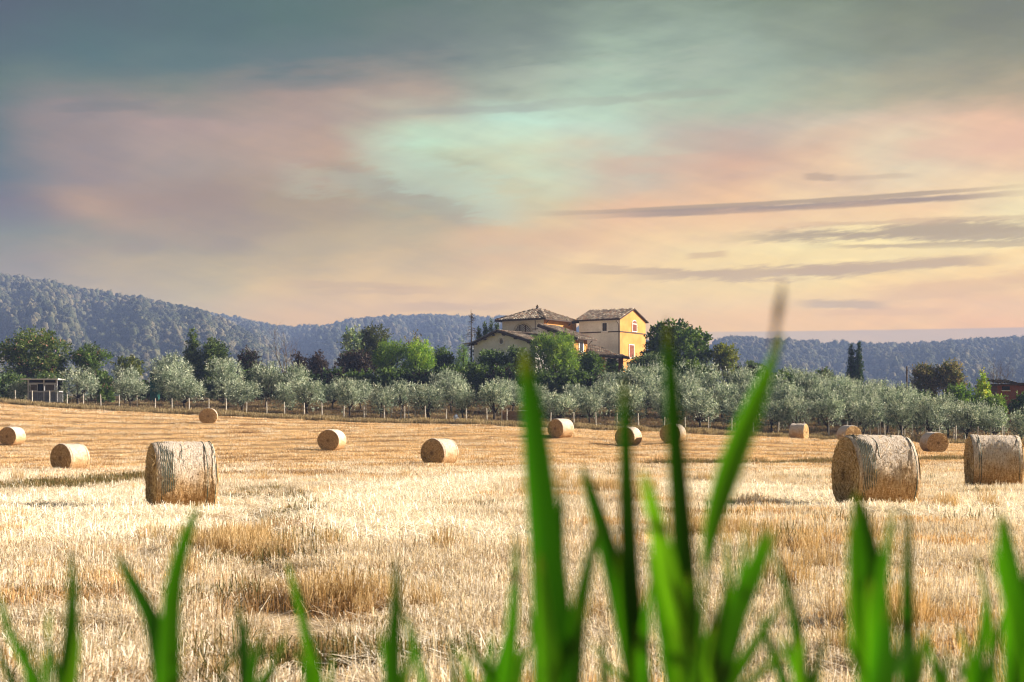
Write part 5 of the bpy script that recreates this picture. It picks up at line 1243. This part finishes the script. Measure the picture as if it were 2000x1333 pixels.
# ------------------------------------------------------------------ out-of-focus green reeds close to the camera
REED = [(0.0175, 0.081, 0.0036), (0.0378, 0.1512, 0.0048), (0.0675, 0.216, 0.0084), (0.1013, 0.2565, 0.0144)]
def blade(parent, O, pts, Y0, Y1, wpx, tone, seed, tipw=0.0):
    """pts: spine from tip to base in photo pixels; wpx: width at the base"""
    rng = np.random.RandomState(seed); K = 26; pts = np.array(pts, float)
    L_ = np.concatenate([[0], np.cumsum(np.hypot(*np.diff(pts, axis=0).T))]); u = np.linspace(0, L_[-1], K)
    # smooth spine
    xs = np.interp(u, L_, pts[:, 0]); ys = np.interp(u, L_, pts[:, 1]); ker = np.array([1, 2, 3, 2, 1]) / 9
    xs2 = np.convolve(np.pad(xs, 2, 'edge'), ker, 'valid'); ys2 = np.convolve(np.pad(ys, 2, 'edge'), ker, 'valid'); xs2[[0, -1]] = xs[[0, -1]]; ys2[[0, -1]] = ys[[0, -1]]
    V = []; C = []; tw = rng.uniform(-.35, .35)
    for i in range(K):
        f = i / (K - 1); Y = Y0 + (Y1 - Y0) * f; p = P3(xs2[i], ys2[i], Y) - O
        w = wpx * 1.18 * Y / F * (f ** (.42 if wpx >= 40 else .55) if not tipw else max(math.sin(math.pi * min(1, max(0, .03 + .97 * (ys2[i] - 650) / 520))) ** 1.1, .16)) * .5 + .0004
        a = math.atan2(ys2[min(i+1, K-1)] - ys2[max(i-1, 0)], xs2[min(i+1, K-1)] - xs2[max(i-1, 0)]); nx, nz = math.sin(a), math.cos(a)
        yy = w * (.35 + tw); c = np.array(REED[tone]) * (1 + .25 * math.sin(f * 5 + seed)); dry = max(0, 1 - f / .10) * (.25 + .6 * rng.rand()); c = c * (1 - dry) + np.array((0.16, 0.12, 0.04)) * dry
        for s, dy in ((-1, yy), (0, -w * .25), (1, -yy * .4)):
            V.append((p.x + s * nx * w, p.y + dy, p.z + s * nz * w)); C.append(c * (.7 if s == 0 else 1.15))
    Q = [(3*i+j, 3*i+j+1, 3*i+j+4, 3*i+j+3) for i in range(K - 1) for j in range(2)]
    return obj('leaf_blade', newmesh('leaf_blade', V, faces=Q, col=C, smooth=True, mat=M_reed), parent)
REEDS = [
 ('green reed cut by the left edge of the photo, leaning left', 60, 1.25, [([(-5,1150),(15,1230),(75,1340)],30,1),([(-20,1235),(30,1345)],26,0)]),
 ('upright single-bladed reed, second from the left', 130, 1.2, [([(137,1068),(143,1150),(138,1240),(128,1340)],38,1),([(97,1185),(94,1250),(92,1340)],20,2)]),
 ('reed forking into a Y with two long blades, below the big left bale', 325, 1.15, [([(226,1078),(262,1145),(300,1215),(322,1340)],46,0),([(388,985),(358,1060),(338,1140),(330,1240),(330,1340)],50,1),([(322,1205),(322,1270),(318,1345)],34,3)]),
 ('short blurred reed right of the Y-shaped one', 478, 1.2, [([(462,1175),(474,1240),(482,1340)],36,1),([(545,1255),(538,1300),(515,1345)],22,1),([(500,1200),(470,1260),(430,1310)],16,0)]),
 ('slim pale reed leaning left under the brown grass patch', 612, 1.35, [([(560,1095),(582,1170),(600,1250),(622,1340)],28,2),([(650,1275),(645,1345)],16,2)]),
 ('pointed dark upright reed left of centre, standing alone', 772, 1.2, [([(773,1085),(775,1160),(768,1250),(766,1340)],38,0),([(786,1180),(806,1255),(832,1342)],22,1)]),
 ('pair of low leaning reed blades at the bottom centre', 940, 1.3, [([(878,1232),(884,1290),(890,1345)],18,2),([(905,1225),(935,1290),(975,1345)],26,1)]),
 ('narrow upright reed just left of the tall central one', 995, 1.2, [([(1008,1040),(1008,1120),(1001,1220),(988,1340)],32,1)]),
 ('tall thick reed at the centre whose tip reaches the olive trees', 1085, 1.05, [([(1022,680),(1040,800),(1052,920),(1068,1060),(1078,1200),(1082,1342)],74,0),([(1168,1025),(1148,1110),(1128,1210),(1118,1342)],40,1),([(1060,1190),(1075,1270),(1090,1345)],44,2)]),
 ('forked reed with a long straight upright blade, crossing the middle small bale', 1240, 1.1, [([(1135,905),(1160,980),(1190,1080),(1220,1200),(1252,1342)],50,0),([(1220,735),(1222,860),(1226,1000),(1232,1160),(1248,1342)],42,0),([(1180,1230),(1178,1290),(1182,1345)],26,2)]),
 ('dense reed clump with blades crossing, right of centre', 1340, 1.1, [([(1255,915),(1280,1010),(1305,1120),(1330,1220),(1352,1342)],50,3),([(1302,620),(1312,760),(1322,900),(1334,1060),(1344,1200),(1350,1342)],46,0),([(1278,1020),(1290,1150),(1316,1260),(1332,1342)],40,2),([(1350,1120),(1346,1230),(1340,1342)],30,2)]),
 ('tallest reed, leaning right with a broad bright leaf reaching over the hill', 1372, 1.0, [([(1528,655),(1500,730),(1462,820),(1424,920),(1392,1020),(1378,1110),(1366,1342)],38,2)]),
 ('reed with thick blades leaning right, low at the right of centre', 1400, 1.1, [([(1512,1035),(1480,1100),(1440,1190),(1400,1270),(1366,1342)],62,1),([(1420,1040),(1424,1150),(1420,1240),(1400,1342)],26,3),([(1470,1130),(1430,1250),(1400,1345)],46,0)]),
 ('thin curved reed between the leaning clump and the right-hand fork', 1560, 1.2, [([(1508,1070),(1535,1140),(1556,1220),(1566,1342)],30,1),([(1478,1190),(1505,1260),(1535,1342)],26,0),([(1602,1285),(1590,1345)],30,3)]),
 ('thick forked reed below the biggest bale', 1715, 1.05, [([(1672,960),(1688,1040),(1702,1120),(1712,1230),(1716,1342)],66,1),([(1748,985),(1735,1060),(1722,1140),(1712,1342)],36,1),([(1660,1010),(1664,1120),(1672,1230),(1690,1342)],28,2),([(1735,1190),(1730,1270),(1722,1342)],52,0)]),
 ('single straight dark reed right of the forked one', 1775, 1.15, [([(1773,985),(1773,1090),(1772,1200),(1776,1342)],36,0)]),
 ('slender arching reed pair near the right edge', 1915, 1.25, [([(1905,1080),(1925,1150),(1936,1230),(1940,1342)],18,2),([(1927,1150),(1920,1240),(1904,1342)],24,1)]),
 ('broad reed cut by the right edge of the photo', 1995, 1.1, [([(1956,1000),(1968,1080),(1984,1170),(1994,1342)],52,1),([(1938,1050),(1950,1120),(1975,1200),(1990,1342)],22,2),([(2012,1100),(2004,1200),(1998,1342)],50,0)]),
 ('very short reed tips at the bottom between the straight reed and the slender pair', 1845, 1.3, [([(1850,1262),(1848,1345)],16,2),([(1880,1290),(1868,1345)],16,1)]),
]
XTRA = {1: [([(60,1240),(78,1290),(96,1345)],18,2)], 3: [([(560,1230),(540,1290),(500,1345)],22,2)], 5: [([(745,1225),(752,1290),(760,1345)],22,2)], 6: [([(1000,1200),(985,1270),(962,1345)],28,0),([(900,1290),(915,1345)],20,2)],
 8: [([(1052,1080),(1062,1200),(1070,1342)],40,2),([(1140,1180),(1122,1260),(1105,1345)],34,0),([(1098,930),(1096,1060),(1094,1200),(1090,1342)],30,0),([(1030,1180),(1045,1260),(1066,1345)],26,1)], 9: [([(1208,1080),(1218,1200),(1236,1342)],36,2),([(1270,1130),(1262,1230),(1256,1342)],34,1),([(1150,1250),(1190,1300),(1230,1345)],24,2)],
 10: [([(1262,1060),(1285,1180),(1312,1342)],30,1),([(1420,1130),(1404,1220),(1372,1342)],28,2),([(1400,1180),(1380,1260),(1360,1342)],30,0),([(1300,1180),(1318,1270),(1334,1342)],36,0)], 12: [([(1500,1010),(1484,1060),(1462,1130),(1436,1230),(1410,1342)],30,2),([(1562,1250),(1500,1300),(1450,1345)],30,3),([(1540,1160),(1480,1250),(1420,1345)],36,2),([(1340,1230),(1370,1290),(1396,1345)],26,0),([(1460,1010),(1450,1120),(1425,1230),(1405,1345)],24,1)],
 13: [([(1520,1230),(1545,1290),(1570,1345)],26,2),([(1620,1230),(1600,1290),(1578,1345)],24,1)], 14: [([(1640,1220),(1670,1290),(1700,1345)],32,3),([(1790,1210),(1760,1290),(1730,1345)],28,1),([(1700,1130),(1704,1240),(1708,1342)],40,3)],
 16: [([(1965,1180),(1945,1260),(1918,1345)],22,0)], 17: [([(1960,1190),(1975,1270),(1988,1345)],34,3)]}
rx = random.Random(9)
for i, (lab, pxb, d, bl) in enumerate(REEDS):
    for _ in range(3 if pxb > 980 and pxb < 1800 else 2):      # short basal shoots
        x0 = pxb + rx.uniform(-55, 55); y0 = rx.uniform(1215, 1300); bl = bl + [([(x0, y0), ((x0 + pxb) / 2 + rx.uniform(-8, 8), (y0 + 1345) / 2), (pxb + (x0 - pxb) * .35, 1345)], rx.uniform(16, 30), rx.choice((1, 2, 2, 3)))]
    bl = bl + XTRA.get(i, [])
    X0 = (pxb - 1000) / F * d; z0 = gz(X0, d); O = Vector((X0, d, z0))
    t = thing('reed_plant', lab, 'reed', O, 0, 'out-of-focus green reeds in the foreground')
    zt_ = P3(0, 1400, d).z - z0; mb = MB(); mb.tube([(0, 0, -.05), (.004, 0, zt_ * .5), (0, 0, zt_)], [.009, .008, .006], 6); mb.build('stem', M_reed, t)
    # stem colour
    for k, (pts_, w, tone) in enumerate(bl):
        base_px = (0 - 0) ; P_ = list(pts_) + [((pxb + pts_[-1][0]) / 2, 1392), (pxb, 1450 + 25 * k)]
        d0 = d + rt.uniform(-.06, .12); 
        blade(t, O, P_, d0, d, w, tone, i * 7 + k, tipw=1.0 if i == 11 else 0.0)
    st_me = [c for c in t.children if c.name.startswith('stem')][0].data
    a_ = st_me.attributes['col']; a_.data.foreach_set('color', np.tile(np.array([*REED[1], 1.0], np.float32), len(st_me.vertices)))
    if i == 11:      # withered flower head at the tip of the tallest one
        mb = MB(); pt = [P3(a, b, .97) - O for a, b in ((1529, 548), (1527, 575), (1522, 600), (1516, 640), (1506, 680))]
        mb.tube(pt, [.0005, .0022, .0035, .0022, .0018], 6); fh = mb.build('flower_head', M_bark2, t)
        fh.data.materials.clear(); fh.data.materials.append(simple('withered_flower', (0.12, 0.10, 0.08), .8))
